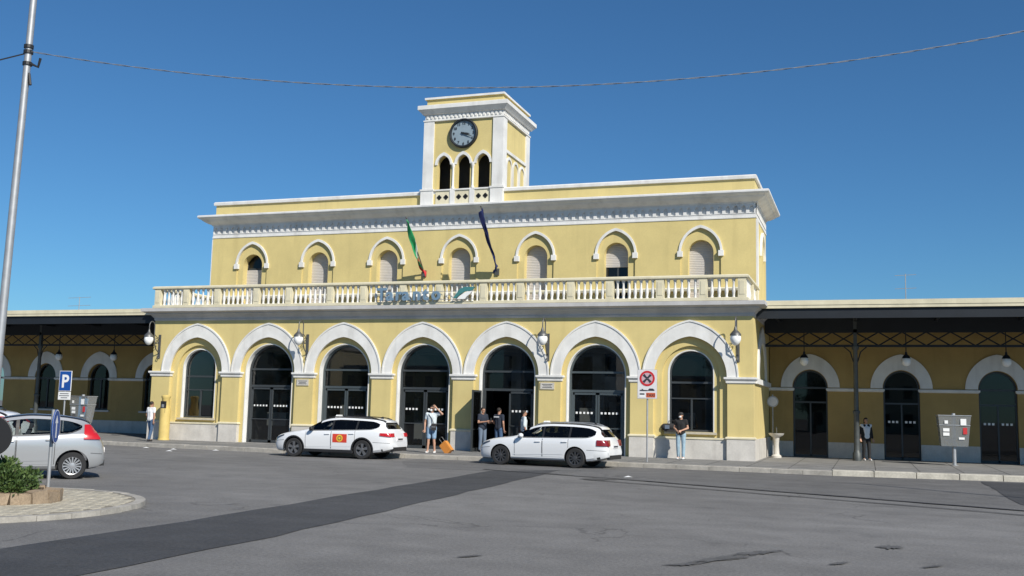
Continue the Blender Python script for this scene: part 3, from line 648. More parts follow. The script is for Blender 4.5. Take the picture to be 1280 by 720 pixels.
# ================================================================ WINGS AND CANOPIES
YW = 6.5
def wing(side):
    right = side > 0
    lab = ('low yellow wing with arched glass doors, standing behind the clear bin', 'low yellow wing with arched windows, standing behind the parking sign')[0 if right else 1]
    wg = thing('station_wing', lab, 'building', (side*13.7, YW, .15))
    off = Vector((-side*13.7, -YW, -.15))
    def Q(name, mb, m, parent=None, sm=None):
        o = mb.build(name, m, parent or wg, sm)
        if parent is None: o.location = off
        return o
    cs = [15.37+3.68*k for k in range(6)] if right else [-14.93-3.68*k for k in range(6)]
    hi = (cs[0]-1.69, cs[-1]+1.9) if right else (cs[-1]-1.9, cs[0]+1.25)
    wl = MB(); srt = sorted(cs); ed = [hi[0]]+[(a+c)/2 for a, c in zip(srt, srt[1:])]+[hi[1]]
    for k, xc in enumerate(srt):
        wl.plate(ed[k], ed[k+1], .15, 5.9, xc, .72, 3.12, .75, .15 if right else 1.35, YW, YW+.4, n=18)
    wl.box(hi[0], hi[1], YW+4.0, YW+4.3, .15, 5.9); wl.box(hi[0], hi[1], YW+.01, YW+4.0, 5.75, 5.9)
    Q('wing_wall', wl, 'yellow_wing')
    for k, xc in enumerate(srt):
        b = MB(); b.ring(xc, 3.12, 1.22, 1.43, .74, .77, YW-.05, YW+.03, n=28); Q('archivolt', b, 'white', sm=35)
        fr = MB(); fr.ring(xc, 3.12, .72, .75, .65, .68, YW+.18, YW+.26, n=24, zlow=.15 if right else 1.35)
        if right: bars(fr, YW+.22, [(xc-.68,xc+.68,3.06,3.14),(xc-.68,xc+.68,2.45,2.52),(xc-.03,xc+.03,.15,2.45),(xc-.68,xc+.68,.15,.25)])
        else: bars(fr, YW+.22, [(xc-.68,xc+.68,3.0,3.1),(xc-.035,xc+.035,1.35,3.0),(xc-.68,xc+.68,1.35,1.43)])
        dr = Q('glazed_door' if right else 'window', fr, 'frame')
        zb = .2 if right else 1.38
        pts = [(xc-.68,zb)]+[(xc-.68*math.cos(math.pi*j/16), arch_z(-.68*math.cos(math.pi*j/16),.68,3.12,.71)) for j in range(17)]+[(xc+.68,zb)]
        gp = MB(); gp.add([(x,YW+.24,z) for x,z in pts], [tuple(range(len(pts)))]); gp.build('pane', 'glass', dr)
        if right and k in (1,2,3): dots(dr, [xc-.50,xc-.34,xc-.19,xc+.17,xc+.33,xc+.49], 1.72, YW+.2)
        if not right:
            b = MB(); b.box(xc-.85, xc+.85, YW-.08, YW+.1, 1.25, 1.345); Q('window_sill', b, 'plinth')
        # string course between the openings
    for a, c in zip([hi[0]]+[x+.74 for x in srt], [x-.74 for x in srt]+[hi[1]]):
        st_ = MB(); st_.mould(a, c, YW, YW+.1, [(0,2.95),(.05,2.97),(.08,3.02),(.08,3.08),(0,3.10)]); Q('string_course', st_, 'white')
    if right:
        for a, c in zip([hi[0]]+[x+.72 for x in srt], [x-.72 for x in srt]+[hi[1]]): pl = MB(); pl.box(a, c, YW-.05, YW+.05, .15, .80); Q('wing_plinth', pl, 'plinth')
    else: pl = MB(); pl.box(hi[0], hi[1], YW-.05, YW+.05, .15, .80); Q('wing_plinth', pl, 'plinth')
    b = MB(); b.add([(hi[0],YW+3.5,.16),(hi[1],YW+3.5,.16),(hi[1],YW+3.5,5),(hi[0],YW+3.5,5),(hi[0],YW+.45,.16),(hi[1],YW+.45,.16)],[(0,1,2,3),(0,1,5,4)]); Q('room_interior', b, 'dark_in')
    # canopy
    cn = thing('platform_canopy', ('dark iron canopy with lattice girder over the doors beside the clear bin' if right else 'dark iron canopy with lattice girder over the windows behind the parking sign'), 'canopy', (side*13.7, 4.1, .15))
    off2 = Vector((-side*13.7, -4.1, -.15))
    def K(name, mb, m, sm=None):
        o = mb.build(name, m, cn, sm); o.location = off2; return o
    xa, xb = (13.70, 36.0) if right else (-36.0, -13.70)
    YF = .62
    b = MB(); b.box(xa, xb, YF+.06, YW+.3, 5.93, 6.055); K('roof', b, 'iron')
    b = MB(); b.prism([(0,0)]*0 or [(xa,6.06),(xb,6.06),(xb,6.24),(xa,6.24)], YF-.05, YW+.6); K('roof_coping', b, 'cream')
    b = MB(); b.box(xa, xb, YF-.03, YF+.045, 5.945, 6.058); K('fascia', b, 'cream')
    b = MB(); b.box(xa, xb, YF+.055, YF+.12, 5.56, 5.925); K('valance', b, 'iron')
    b = MB(); b.box(xa, xb, 4.04, 4.16, 5.42, 5.92); K('upper_beam', b, 'iron')
    b = MB(); b.box(xa, xb, 4.03, 4.17, 5.28, 5.42); b.box(xa, xb, 4.04, 4.16, 4.70, 4.79)
    g_ = K('girder', b, 'iron')
    L = abs(xb-xa); n = int(L/.86)
    for k in range(n):
        a = xa+L*k/n; c = xa+L*(k+1)/n
        for z0, z1 in ((4.76,5.3),(5.3,4.76)):
            b = MB(); b.tube([(a,4.1,z0),(c,4.1,z1)], .028, 6); b.build('lattice_bar', 'iron', g_)
    posts = [17.27+7.36*k for k in range(3)] if right else [-24.2+7.36, -24.2, -24.2-7.36]
    for xp in posts:
        if abs(xp) < 17: continue
        b = MB(); b.lathe([(.17,.15),(.17,.45),(.13,.5),(.115,.6),(.105,2.0),(.14,2.05),(.14,2.12),(.095,2.16),(.085,4.55),(.14,4.62),(.14,4.72)], (xp,4.1,0), 14); b.box(xp-.07, xp+.07, 4.03, 4.17, 4.7, 5.92)
        o = K('column', b, 'iron_g', 40)
        b = MB()
        for s_ in (-1,1): b.tube([(xp+s_*.08,4.1,4.1),(xp+s_*.2,4.1,4.5),(xp+s_*.45,4.1,4.72)], .025, 6)
        b.build('bracket', 'iron', o)
    for k in range(8):
        xr = xa+.6+k*(L-1.2)/7; b = MB(); b.box(xr-.05, xr+.05, YF+.12, YW, 5.72, 5.93); K('rafter', b, 'iron')
    # lamps hung from the girder
    HL = {15.25:'white globe lamp hanging under the canopy next to the drinking fountain', 19.2:'white globe lamp hanging under the canopy between the column and the clear bin', 22.85:'white globe lamp hanging under the canopy beyond the clear bin',
          -19.7:'white globe lamp hanging under the canopy between the parking sign and main block', -23.3:'white globe lamp hanging under the canopy on the far side of the parking sign'}
    for xp in ((15.25,19.2,22.85) if right else (-19.7,-23.3)):
        lp = thing('hanging_lamp', HL[xp], 'lamp', (xp, 4.5, 4.17), 0, 'globe lamps under the right canopy' if right else 'globe lamps under the left canopy')
        b = MB(); b.lathe([(.02,.30),(.02,1.56)], n=8); b.lathe([(.17,.10),(.12,.20),(.05,.26),(.04,.36)], n=14); b.build('stem', 'iron', lp, 40)
        b = MB(); b.ball((0,0,-.02), (.19,.19,.21), 16, 10); b.build('globe', 'opal', lp, 60)
wing(1); wing(-1)

# ================================================================ WALL LAMPS
labs = ['white globe lamp on scrolled bracket at the wall end by the yellow post', 'white globe lamp on scrolled bracket above the white taxi with the red emblem', 'white globe lamp on scrolled bracket above the plain white estate car', 'white globe lamp on scrolled bracket above the man leaning by the window']
for xl, lb in zip((-13.32,-5.52,5.53,13.08), labs):
    lp = thing('wall_lamp', lb, 'lamp', (xl, 0, 4.2), 0, 'globe lamps along the main facade')
    b = MB(); b.box(-.06, .06, -.03, .01, -.35, .75); b.tube([(0,-.02,-.3),(0,-.10,-.38),(0,-.16,-.28),(0,-.10,-.2)], .02, 6); b.build('back_plate', 'lampmetal', lp)
    b = MB(); arc = [(0,-.03,-.1),(0,-.25,.05),(0,-.40,.35),(0,-.42,.8)]
    for k in range(9):
        a = math.pi*(1-k/8.0); arc.append((0, -.61-.19*math.cos(a), 1.10+.22*math.sin(a)) if True else 0)
    arc.append((0,-.80,.92)); b.tube(arc, .024, 8)
    o = b.build('arm', 'lampmetal', lp, 60)
    b = MB(); sp = []
    for k in range(22):
        t = k/21*4.2*math.pi/1.5; r = .17*(1-k/26); sp.append((0, -.24+r*math.cos(t), .42+r*math.sin(t)))
    b.tube(sp, .016, 6); b.tube([(0,-.03,.62),(0,-.2,.60),(0,-.42,.75)], .016, 6); b.build('scroll', 'lampmetal', lp, 60)
    b = MB(); b.lathe([(.03,.94),(.05,.88),(.07,.80),(.13,.74),(.20,.66),(.215,.60),(.19,.60)], (0,-.80,0), 16, cap=False); b.build('cap', 'lampmetal', lp, 40)
    b = MB(); b.lathe([(.02,.22),(.09,.25),(.16,.33),(.205,.44),(.20,.54),(.17,.62)], (0,-.80,0), 20); b.build('globe', 'opal', lp, 60)

# ================================================================ NAME SIGN ON THE BALUSTRADE
ss = thing('station_name_sign', 'blue-grey letters reading Taranto with a teal logo on the balustrade', 'sign', (-1.95, -.56, 6.33))
b = MB()
for z in (.02, .36): b.tube([(0,.03,z),(4.45,.03,z)], .012, 6)
for x in (.35,2.0,3.3,4.3):
    b.tube([(x,.03,.02),(x,.16,.02)], .012, 6); b.tube([(x,.03,.36),(x,.16,.36)], .012, 6)
b.build('mounting_rail', 'steel', ss)
adv = [0,.44,.86,1.18,1.66,2.12,2.52]
for ch, ax in zip('Taranto', adv):
    me = text_mesh(ch, .74, .045, 'letter', .022, 'LEFT'); obj('letter', me, ss, (ax, 0, .01))
b = MB(); b.prism([(3.50,.06),(3.64,.06),(3.85,.24),(4.02,.33),(4.36,.38),(4.44,.52),(4.0,.52),(3.80,.44)], -.04, .04); lg = b.build('logo', 'teal', ss)
b = MB(); b.prism([(3.66,.02),(4.02,.02),(4.10,.12),(4.26,.24),(4.36,.36),(4.08,.31),(3.90,.22)], -.03, .03); b.build('logo_stripe', 'sticker', lg)

# ================================================================ FLAGS
def flag(name, lab, base, tip, bands, seed):
    rnd = random.Random(seed); base, tip = Vector(base), Vector(tip)
    f = thing(name, lab, 'flag', base, 0, 'flags on the upper facade'); d = tip-base
    b = MB(); b.tube([(0,.0,0), tuple(d)], [.03,.022], 8); b.ball(tuple(d), .045); b.build('pole', 'lampmetal', f, 50)
    b = MB(); b.box(-.09,.09,-.06,.02,-.14,.16); b.build('socket', 'lampmetal', f)
    # limp cloth gathered along the pole, its fly end bunched at the foot
    nu, nv = 40, 24; vs_ = []; fold = [rnd.uniform(-1,1) for _ in range(6)]
    for j in range(nv+1):
        v = j/nv
        for i in range(nu+1):
            u = i/nu; p = d*(0.985-.83*u)
            hang = (.20+.26*u)*v+.34*(max(0,u-.55)/.45)**1.5*v**2
            if u > .93: hang *= 1-.5*(u-.93)/.07
            slide = .10*v*u
            amp = (.09+.07*u)*(.45+.55*v); x = p.x+amp*math.sin(u*5.5+v*4+fold[0]*2)+.035*math.sin(u*13+v*9+fold[1]*3); y = p.y+slide+amp*.6*math.cos(u*6.5-v*6+fold[2]*2)
            vs_.append((x, y, p.z-hang-.02*math.sin(u*23+fold[3])*v))
    for (nm, mt, test) in bands:
        b = MB(); b.add(vs_, [(j*(nu+1)+i, j*(nu+1)+i+1, (j+1)*(nu+1)+i+1, (j+1)*(nu+1)+i) for j in range(nv) for i in range(nu) if test((i+.5)/nu, (j+.5)/nv)])
        me = b.mesh(nm, mt); smooth_mesh(me, 80); me = evaluated(me, [('SOLIDIFY', dict(thickness=.008))]); obj(nm, me, f)
flag('tricolour_flag', 'limp green, white and red flag on a slanted pole beside the window', (-1.68,3.70,8.05), (-1.68,1.5,10.3), [('green_band','fgreen',lambda u,v: u <= .82 and v > .2),('white_band','fwhite',lambda u,v: u <= .82 and v <= .2),('red_band','fred',lambda u,v: u > .82)], 3)
flag('blue_flag', 'limp dark blue flag on a slanted pole beside the window', (1.92,3.70,8.05), (1.88,1.5,10.65), [('cloth','fblue',lambda u,v: True)], 5)

# ================================================================ SIGNS, PLAQUES, BINS, POSTS
ns = thing('no_stopping_sign', 'white sign with red no-stopping ring and orange TAXI plate on a grey pole', 'sign', (10.40,-3.9,.15))
b = MB(); b.tube([(0,0,0),(0,0,3.1)], .03, 10); b.build('pole', 'steel', ns, 60)
b = MB(); b.box(-.34,.34,-.06,-.035,2.20,3.20); pn = b.build('panel', 'signwhite', ns)
b = MB(); b.box(-.35,.35,-.045,-.030,2.19,3.21); b.build('panel_back', 'steel', ns)
b = MB(); b.lathe([(.215,-.066),(.215,-.0605)], (0,0,2.90), 28, 'y'); b.build('disc', 'signwhite', pn).data.materials[0] = mat('faded_pink', (.55,.38,.42), .5)
b = MB(); b.lathe([(.20,-.068),(.27,-.068),(.27,-.061),(.20,-.061)], (0,0,2.90), 32, 'y', cap=False); b.build('red_ring', 'red', pn)
b = MB()
for q in range(4):
    a = R(45+90*q); b.prism([(.03*math.cos(a-1.2),2.9+.03*math.sin(a-1.2)),(.19*math.cos(a-.24),2.9+.19*math.sin(a-.24)),(.19*math.cos(a+.24),2.9+.19*math.sin(a+.24)),(.03*math.cos(a+1.2),2.9+.03*math.sin(a+1.2))], -.072, -.067)
o = b.build('cross_symbol', 'ink', pn); 
b = MB(); b.prism([(-.26,2.46),(.02,2.46),(.02,2.49),(-.12,2.50),(-.18,2.54),(-.20,2.50),(-.26,2.50)], -.066, -.061); b.prism([(.02,2.47),(.26,2.47),(.26,2.51),(.20,2.55),(.08,2.55),(.04,2.51)], -.066, -.061); b.build('tow_truck_symbol', 'ink', pn)
b = MB(); b.box(-.28,-.07,-.066,-.061,2.24,2.40); b.build('small_plate', 'sticker', pn)
b = MB(); b.box(-.26,-.09,-.070,-.067,2.33,2.38); b.build('small_plate_mark', 'ink', pn)
b = MB(); b.box(-.03,.29,-.066,-.061,2.24,2.40); b.build('taxi_plate', 'orange', pn)
obj('lettering', text_mesh('TAXI', .13, .002, 'ink', .003), pn, (.13,-.068,2.275))

PSP = (-15.82,-3.0,.15)
ps = thing('parking_sign', 'blue square parking sign with white P on a grey pole', 'sign', PSP)
b = MB(); b.tube([(0,0,0),(0,0,2.9)], .035, 10); b.build('pole', 'steel', ps, 60)
b = MB(); b.box(-.31,.31,-.06,-.035,2.10,2.95); pn = b.build('panel', 'blue', ps)
b = MB(); b.box(-.33,.33,-.055,-.03,2.08,2.97); b.build('panel_border', 'sticker', ps)
obj('lettering', text_mesh('P', .78, .003, 'sticker', .02), pn, (0,-.064,2.25))
b = MB(); b.box(-.33,.33,-.06,-.035,1.70,2.05); sp = b.build('lower_plate', 'sticker', ps)
b = MB()
for k, wd in enumerate((.24,.27,.18)): b.box(-wd,wd,-.064,-.061,1.95-.09*k,1.98-.09*k)
b.build('print_line', 'ink', sp)

for xq, lb in ((-5.67,'small stone plaque on the pier behind the white taxi with the red emblem'), (5.53,'small stone plaque on the pier behind the plain white estate car')):
    pq = thing('wall_plaque', lb, 'plaque', (xq, 0, 2.84), 0, 'stone plaques on the piers')
    b = MB(); b.box(-.30,.30,-.035,.0,-.14,.14); b.build('slab', 'marble', pq)
    b = MB(); b.box(-.27,.27,-.038,-.0355,-.11,.11); b.build('field', 'plinth', pq)
    b = MB()
    for k, wd in enumerate((.22,.17,.2)): b.box(-wd,wd,-.041,-.0385,.05-.06*k,.075-.06*k)
    b.build('inscription_line', 'ink', pq)

yp = thing('help_point_post', 'yellow cylindrical help post with dark panel at the wall end', 'post', (-12.36,-.55,.15))
b = MB(); b.lathe([(.26,0),(.26,.05),(.235,.06),(.235,1.42)], n=20); b.build('lower_drum', 'post_yellow', yp, 40)
b = MB(); b.lathe([(.17,1.42),(.17,1.86),(.20,1.90),(.20,1.98),(.12,2.02)], n=18); b.build('head', 'post_yellow', yp, 40)
b = MB(); b.box(-.12,.13,-.20,-.12,1.22,1.74); o = b.build('panel', 'black', yp)
b = MB(); b.box(-.05,.07,-.212,-.20,1.46,1.60); b.build('screen', 'steel', o)

def bin_(lab, loc, rz, k):
    bn = thing('clear_litter_bin', lab, 'litter bin', loc, rz)
    b = MB(); b.tube([(0,0,0),(0,0,1.95)], .07, 12); b.lathe([(.14,0),(.14,.02),(.07,.03)], n=12); b.build('post', 'steel', bn, 50)
    b = MB(); s_ = .58*k; z0, z1, z2 = .72, 1.50, 1.86
    a0, a1 = .47*k, s_
    ring_ = lambda hx, hy, z: [(-hx,-hy,z),(hx,-hy,z),(hx,hy,z),(-hx,hy,z)]
    b.add(ring_(a0,.16,z0)+ring_(a1*.93,.24,z1), [(0,1,2,3),(0,1,5,4),(1,2,6,5),(2,3,7,6),(3,0,4,7)]); b.build('clear_shell', 'perspex', bn)
    b = MB(); b.add(ring_(a1*.93,.24,z1+.03)+ring_(a1,.27,z2), [(0,1,5,4),(1,2,6,5),(2,3,7,6),(3,0,4,7)]); b.build('clear_hood', 'perspex', bn)
    b = MB(); b.box(-a1*.95,a1*.95,-.26,.26,1.495,1.525); b.box(-a1*1.02,a1*1.02,-.29,.29,1.86,1.885); b.build('band', 'steel', bn)
    for x, z, wd, h, mt in ((.30,1.63,.10,.12,'sticker'),(-.30,1.62,.06,.06,'sticker'),(-.30,1.33,.11,.06,'sticker'),(-.30,1.17,.11,.06,'sticker'),(.36,1.30,.07,.12,'fred'),(.24,1.02,.10,.04,'sticker')):
        yy = -.25-.02 if z > 1.5 else -.175-(z-.72)*.09
        b = MB(); b.box(x*k-wd,x*k+wd,yy-.012,yy-.006,z-h,z+h); b.build('sticker', mt, bn)
    b = MB(); rr = random.Random(4)
    for q in range(8): b.ball((rr.uniform(-.3,.3)*k, rr.uniform(-.08,.08), .80+rr.random()*.18), (rr.uniform(.05,.10),.06,rr.uniform(.04,.08)), 7, 5)
    b.build('rubbish', 'steel', bn)
bin_('clear perspex litter bin on a grey post before the arched doors', (20.75,2.7,.15), R(6), 1.0)
bin_('clear perspex litter bin on a grey post behind the silver car', (-15.35,-2.4,.15), R(-8), 1.0)

# drinking fountain and round sign beside the flank wall
df = thing('drinking_fountain', 'pale pedestal drinking fountain with basin by the flank wall', 'fountain', (14.12,4.3,.15))
b = MB(); b.lathe([(.20,0),(.20,.08),(.12,.14),(.10,.5),(.12,.78),(.14,.84)], n=16); b.build('pedestal', 'plinth', df, 40)
b = MB(); b.lathe([(.12,.82),(.28,.92),(.32,1.0),(.28,1.0),(.1,.93)], n=20); b.build('basin', 'plinth', df, 40)
b = MB(); b.tube([(0,.2,.95),(0,.2,1.18),(0,.12,1.24),(0,.03,1.2)], .018, 8); b.build('tap', 'steel', df, 50)
rs = thing('round_sign', 'small round pale sign on a thin pole beside the drinking fountain', 'sign', (13.95,4.7,.15))
b = MB(); b.tube([(0,0,0),(0,0,2.6)], .022, 8); b.build('pole', 'steel', rs)
b = MB(); b.lathe([(.22,-.045),(.23,-.04),(.23,-.025)], (0,0,2.30), 24, 'y'); b.build('disc', 'signwhite', rs)
b = MB(); b.lathe([(.19,-.05),(.22,-.05),(.22,-.046),(.19,-.046)], (0,0,2.30), 24, 'y', cap=False); b.build('ring', 'steel', rs)

# aerials
def aerial(lab, loc, h, w_):
    a = thing('roof_aerial', lab, 'aerial', loc)
    b = MB(); b.tube([(0,0,0),(0,0,h)], .02, 6); b.build('mast', 'steel', a)
    for z in (h*.97, h*.72, h*.5):
        b = MB(); b.tube([(-w_/2,0,z),(w_/2,0,z+.03)], .012, 5); b.build('boom', 'steel', a)
aerial('thin roof aerial standing on the wing behind the parking sign', (-25.0,7.6,5.9), 1.85, 1.6)
aerial('thin roof aerial standing on the wing behind the clear bin', (19.4,9.0,5.9), 2.4, .9)

# ================================================================ ISLAND, PLANTER, POLE, CABLES
IC, IR = (3.0,-26.0), 3.1
isl = MB(); isl.lathe([(0.01,.0),(IR-.17,.0),(IR-.17,.075),(.01,.10)], (*IC,0), 64, cap=False)
island = struct(isl.build('traffic_island', 'sand'))
nk = 34; kb = MB(); r0, r1 = IR-.17, IR; da = 2*math.pi/nk*.985/2
kb.add([(r*math.cos(a), r*math.sin(a), z) for z in (0,.085) for r in (r0,r1) for a in (-da,0,da)], [(0,1,2,5,4,3)[::-1],(6,7,8,11,10,9),(3,4,10,9),(4,5,11,10),(0,6,7,1),(1,7,8,2),(0,3,9,6),(2,8,11,5)])
kme = kb.mesh('kerbstone', 'kerb')
for k in range(nk): obj('kerbstone', kme, island, (*IC,random.uniform(-.008,.004)), 2*math.pi*(k+.5)/nk)
se = MB(); se.bbox(-.095,.095,-.095,.095,-.06,.02,.012); sme = se.mesh('sett', 'sett'); cand = []
for i in range(-14,15):
    for j in range(-14,15):
        x, y = i*.205+(.1 if j % 2 else 0), j*.205
        if math.hypot(x,y) < IR-.28: cand.append((x,y))
cand = [(x,y) for x,y in cand if ((x-.2)/1.4)**2+((y-.33)/1.0)**2 > 1]
cam2 = (CAM.x-IC[0], CAM.y-IC[1]); cand.sort(key=lambda p: math.hypot(p[0]-cam2[0], p[1]-cam2[1])-(0 if p[0] > 0 else -8))
rest = MB()
for q, (x,y) in enumerate(cand):
    z = .088-.008*math.hypot(x,y)+random.uniform(-.006,.006); rz = random.uniform(-.06,.06)
    if q < 300: obj('sett', sme, island, (IC[0]+x,IC[1]+y,z), rz)
    else: rest.bbox(IC[0]+x-.095,IC[0]+x+.095,IC[1]+y-.095,IC[1]+y+.095,z-.06,z+.02,.012)
if rest.v: o = rest.build('sett_paving', 'sett', island); o['kind'] = 'stuff'

pc = (3.20,-25.67); prx, pry = 1.45, 1.02                     # planting bed
bed = thing('planting_bed', 'low planting bed edged with rough brown tuff blocks on the island', 'planter', (*pc,.08))
b = MB(); b.add([(0,0,.24)]+[(prx*.93*math.cos(2*math.pi*k/28), pry*.93*math.sin(2*math.pi*k/28), .15) for k in range(28)], [(0,k+1,(k+1)%28+1) for k in range(28)]); b.build('soil', 'soil', bed)
nb = 22
for k in range(nb):
    a0, a1 = 2*math.pi*k/nb+.012, 2*math.pi*(k+1)/nb-.012; h = random.uniform(.17,.23); b = MB(); v_ = []
    for z in (0,h):
        for s_ in (.86,1.06):
            for a in (a0,a1): v_.append((prx*s_*math.cos(a)+random.uniform(-.02,.02), pry*s_*math.sin(a)+random.uniform(-.02,.02), z+(random.uniform(-.02,.02) if z else 0)))
    b.add(v_, [(0,2,3,1),(4,5,7,6),(0,1,5,4),(2,6,7,3),(0,4,6,2),(1,3,7,5)]); b.build('edging_block', 'tuff', bed)

def bush(lab, c, rad, n, seed):
    rnd = random.Random(seed); t = thing('shrub', lab, 'shrub', c)
    b = MB()
    for k in range(9):
        a = rnd.uniform(0,6.28); L = rad[2]*rnd.uniform(.6,1.0); b.tube([(0,0,-.05),(.3*rad[0]*math.cos(a),.3*rad[1]*math.sin(a),L*.5),(.75*rad[0]*math.cos(a),.75*rad[1]*math.sin(a),L)], [.02,.014,.006], 5)
    b.build('stems', 'bark', t)
    lobes = []
    for k in range(34):
        a = rnd.uniform(0,6.28); r = math.sqrt(rnd.random()); lobes.append((rad[0]*r*math.cos(a), rad[1]*r*math.sin(a), rad[2]*(.25+.75*rnd.random()*math.sqrt(max(0.05,1-r*r*.8))), rnd.uniform(.10,.2)))
    cr = MB()
    for k in range(n):
        lx, ly, lz, lr = rnd.choice(lobes); d = Vector((rnd.gauss(0,1),rnd.gauss(0,1),rnd.gauss(.25,.8))).normalized(); p = Vector((lx,ly,lz))+d*lr*rnd.uniform(.5,1.25)
        if p.z < -.06: p.z = -.05+rnd.random()*.1
        L = rnd.uniform(.045,.085); wd = L*.24; t1 = (d+Vector((rnd.gauss(0,.5),rnd.gauss(0,.5),rnd.gauss(.2,.4)))).normalized(); sd = t1.cross(Vector((rnd.gauss(0,1),rnd.gauss(0,1),rnd.gauss(0,1)))).normalized()
        cr.mi = 1 if rnd.random() < .35 else 0
        cr.add([p, p+t1*L*.5+sd*wd, p+t1*L, p+t1*L*.5-sd*wd], [(0,1,2,3)])
    o = cr.build('crown', ['leaf','leaf2'], t)
bush('dense green shrub with small leaves spilling over the brown tuff edging', (3.62,-25.95,.20), (.95,.72,.44), 15000, 11)

# round signs on the island
bs_ = thing('round_blue_sign', 'round blue sign turned edge-on upon a grey pole beside the shrub', 'sign', (3.88,-24.78,.12), R(31))
b = MB(); b.tube([(0,0,.0),(0,0,1.52)], .032, 10); b.build('pole', 'steel', bs_, 60)
b = MB(); b.lathe([(.30,.05),(.305,.053),(.305,.062),(.30,.066)], (0,0,1.22), 32, 'x'); b.build('disc', 'blue', bs_)
b = MB(); b.lathe([(.285,.067),(.30,.067),(.30,.0665),(.285,.0665)], (0,0,1.22), 32, 'x', cap=False); b.build('white_rim', 'sticker', bs_)
b = MB(); b.prism([(-.04,1.02),(.04,1.02),(.04,1.28),(.11,1.28),(0,1.42),(-.11,1.28),(-.04,1.28)], -.0005, .0005); o = b.build('arrow', 'sticker', bs_); o.rotation_euler = (0,0,R(90)); o.location = (.068,0,0)
b = MB(); b.box(-.005,.055,-.05,.05,1.14,1.18); b.box(-.005,.055,-.05,.05,1.28,1.32); b.build('clamp', 'steel', bs_)
RBP = (4.02,-26.22,.10)
rb = thing('road_sign', 'dark back of a round sign on a pole beside the silver car', 'sign', RBP, R(20))
b = MB(); b.tube([(0,0,0),(0,0,1.55)], .032, 10); b.build('pole', 'steel', rb, 60)
b = MB(); b.lathe([(.32,-.06),(.33,-.055),(.33,-.04),(.32,-.035)], (0,0,1.10), 32, 'y'); b.build('disc', 'black', rb)

lp = thing('utility_pole', 'tall galvanised steel pole carrying a cable above the traffic island', 'pole', (3.36,-25.66,.10))
top = Vector((.10,.12,11.0))
b = MB(); b.tube([(0,0,0),top*.4,top], [.078,.068,.055], 14); b.lathe([(.14,0),(.14,.04),(.085,.08)], n=16); b.build('shaft', 'steel', lp, 60)
att = top*(7.95/11); b = MB()
for dz in (-.22,.0,.10): b.lathe([(.085,-.03),(.085,.03)], (att.x,att.y,att.z+dz), 12)
b.tube([(att.x+.07,att.y,att.z-.22),(att.x+.2,att.y+.05,att.z-.28),(att.x+.24,att.y+.05,att.z-.12)], .025, 6); b.tube([(att.x+.05,att.y,att.z-.4),(att.x+.10,att.y,att.z-.62)], .03, 6); b.build('clamp', 'black', lp)
pw = Vector((3.36,-25.66,.10))+att
lp2 = thing('utility_pole', 'far galvanised pole that holds the other end of the cable', 'pole', (29.0,-18.35,0))
b = MB(); b.tube([(0,0,0),(0,0,11.2)], [.08,.055], 14); b.lathe([(.14,0),(.14,.04),(.085,.08)], n=16); b.build('shaft', 'steel', lp2, 60)
# twisted overhead cable
p0, p2 = Vector((pw.x+.08,pw.y,8.05)), Vector((20.3,-20.8,8.47)); mid = (.434, 7.42)
def cz(t):  # quadratic through the three heights
    z0, zm, z1, tm = p0.z, mid[1], p2.z, mid[0]
    a = ((zm-z0)/tm-(z1-z0))/(tm-1); return z0+(z1-z0-a)*t+a*t*t
N = 420; tmax = (29.0-p0.x)/(p2.x-p0.x); cab = MB()
for ph in (0, math.pi):
    pts = []
    for k in range(N+1):
        t = tmax*k/N; q = p0.lerp(p2, t); th = t*150+ph; pts.append((q.x, q.y+.008*math.cos(th), cz(t)+.008*math.sin(th)))
    cab.tube(pts, .0055, 4)
c1 = cab.build('cable', 'cable'); tag(c1, 'twisted grey cable sagging across the sky in front of the clock tower', 'cable')
cab = MB(); pts = [(pw.x-.08-3.2*t, pw.y-2.6*t, 8.03-1.9*t+.9*t*t) for t in [k/20*2 for k in range(21)]]; cab.tube(pts, .013, 5)
tag(cab.build('cable', 'black'), 'plain black cable sloping down from the pole, not the twisted one', 'cable')

# ================================================================ INVENTED HOUSES AND TREES (unseen behind the camera, added to reflect in the glass)
def house(lab, x, y, wd, dp, h, nst, nw, wallmat, seed):
    hs = thing('reflection_prop_house', lab, 'building', (x, y, 0)); rnd = random.Random(seed)
    b = MB(); b.box(-wd/2, wd/2, -dp, 0, 0, h); b.build('wall', wallmat, hs)
    b = MB(); b.mould(-wd/2, wd/2, -dp, 0, [(0,h-.3),(.3,h-.2),(.3,h),(0,h+.02)]); b.box(-wd/2+.1,wd/2-.1,-dp+.1,-.1,h-.1,h+.3); b.build('roof', 'grey_trim', hs)
    wm = MB(); wm.box(-.55,.55,-.05,.06,0,1.7); wme = wm.mesh('window', 'frame'); pm = MB(); pm.add([(-.45,.066,.1),(.45,.066,.1),(.45,.066,1.6),(-.45,.066,1.6)],[(0,1,2,3)]); pme = pm.mesh('pane', 'glass')
    for f in range(nst):
        for k in range(nw):
            o = obj('window', wme, hs, (-wd/2+wd*(k+.5)/nw, 0, h/nst*f+.9)); obj('pane', pme, o)
for a in (('pale three-storey house across the square behind the camera',-66,-92,20,12,10.5,3,7,'cream',1), ('ochre two-storey house across the square behind the camera',-44,-90,18,12,7.5,2,6,'yellow',2), ('white four-storey house across the square behind the camera',-22,-94,16,12,13.5,4,6,'white',3), ('low grey house across the square behind the camera',-3,-91,17,12,6.5,2,6,'grey_trim',4), ('cream three-storey house across the square behind the camera',20,-93,20,12,11,3,7,'cream',5)): house(*a)
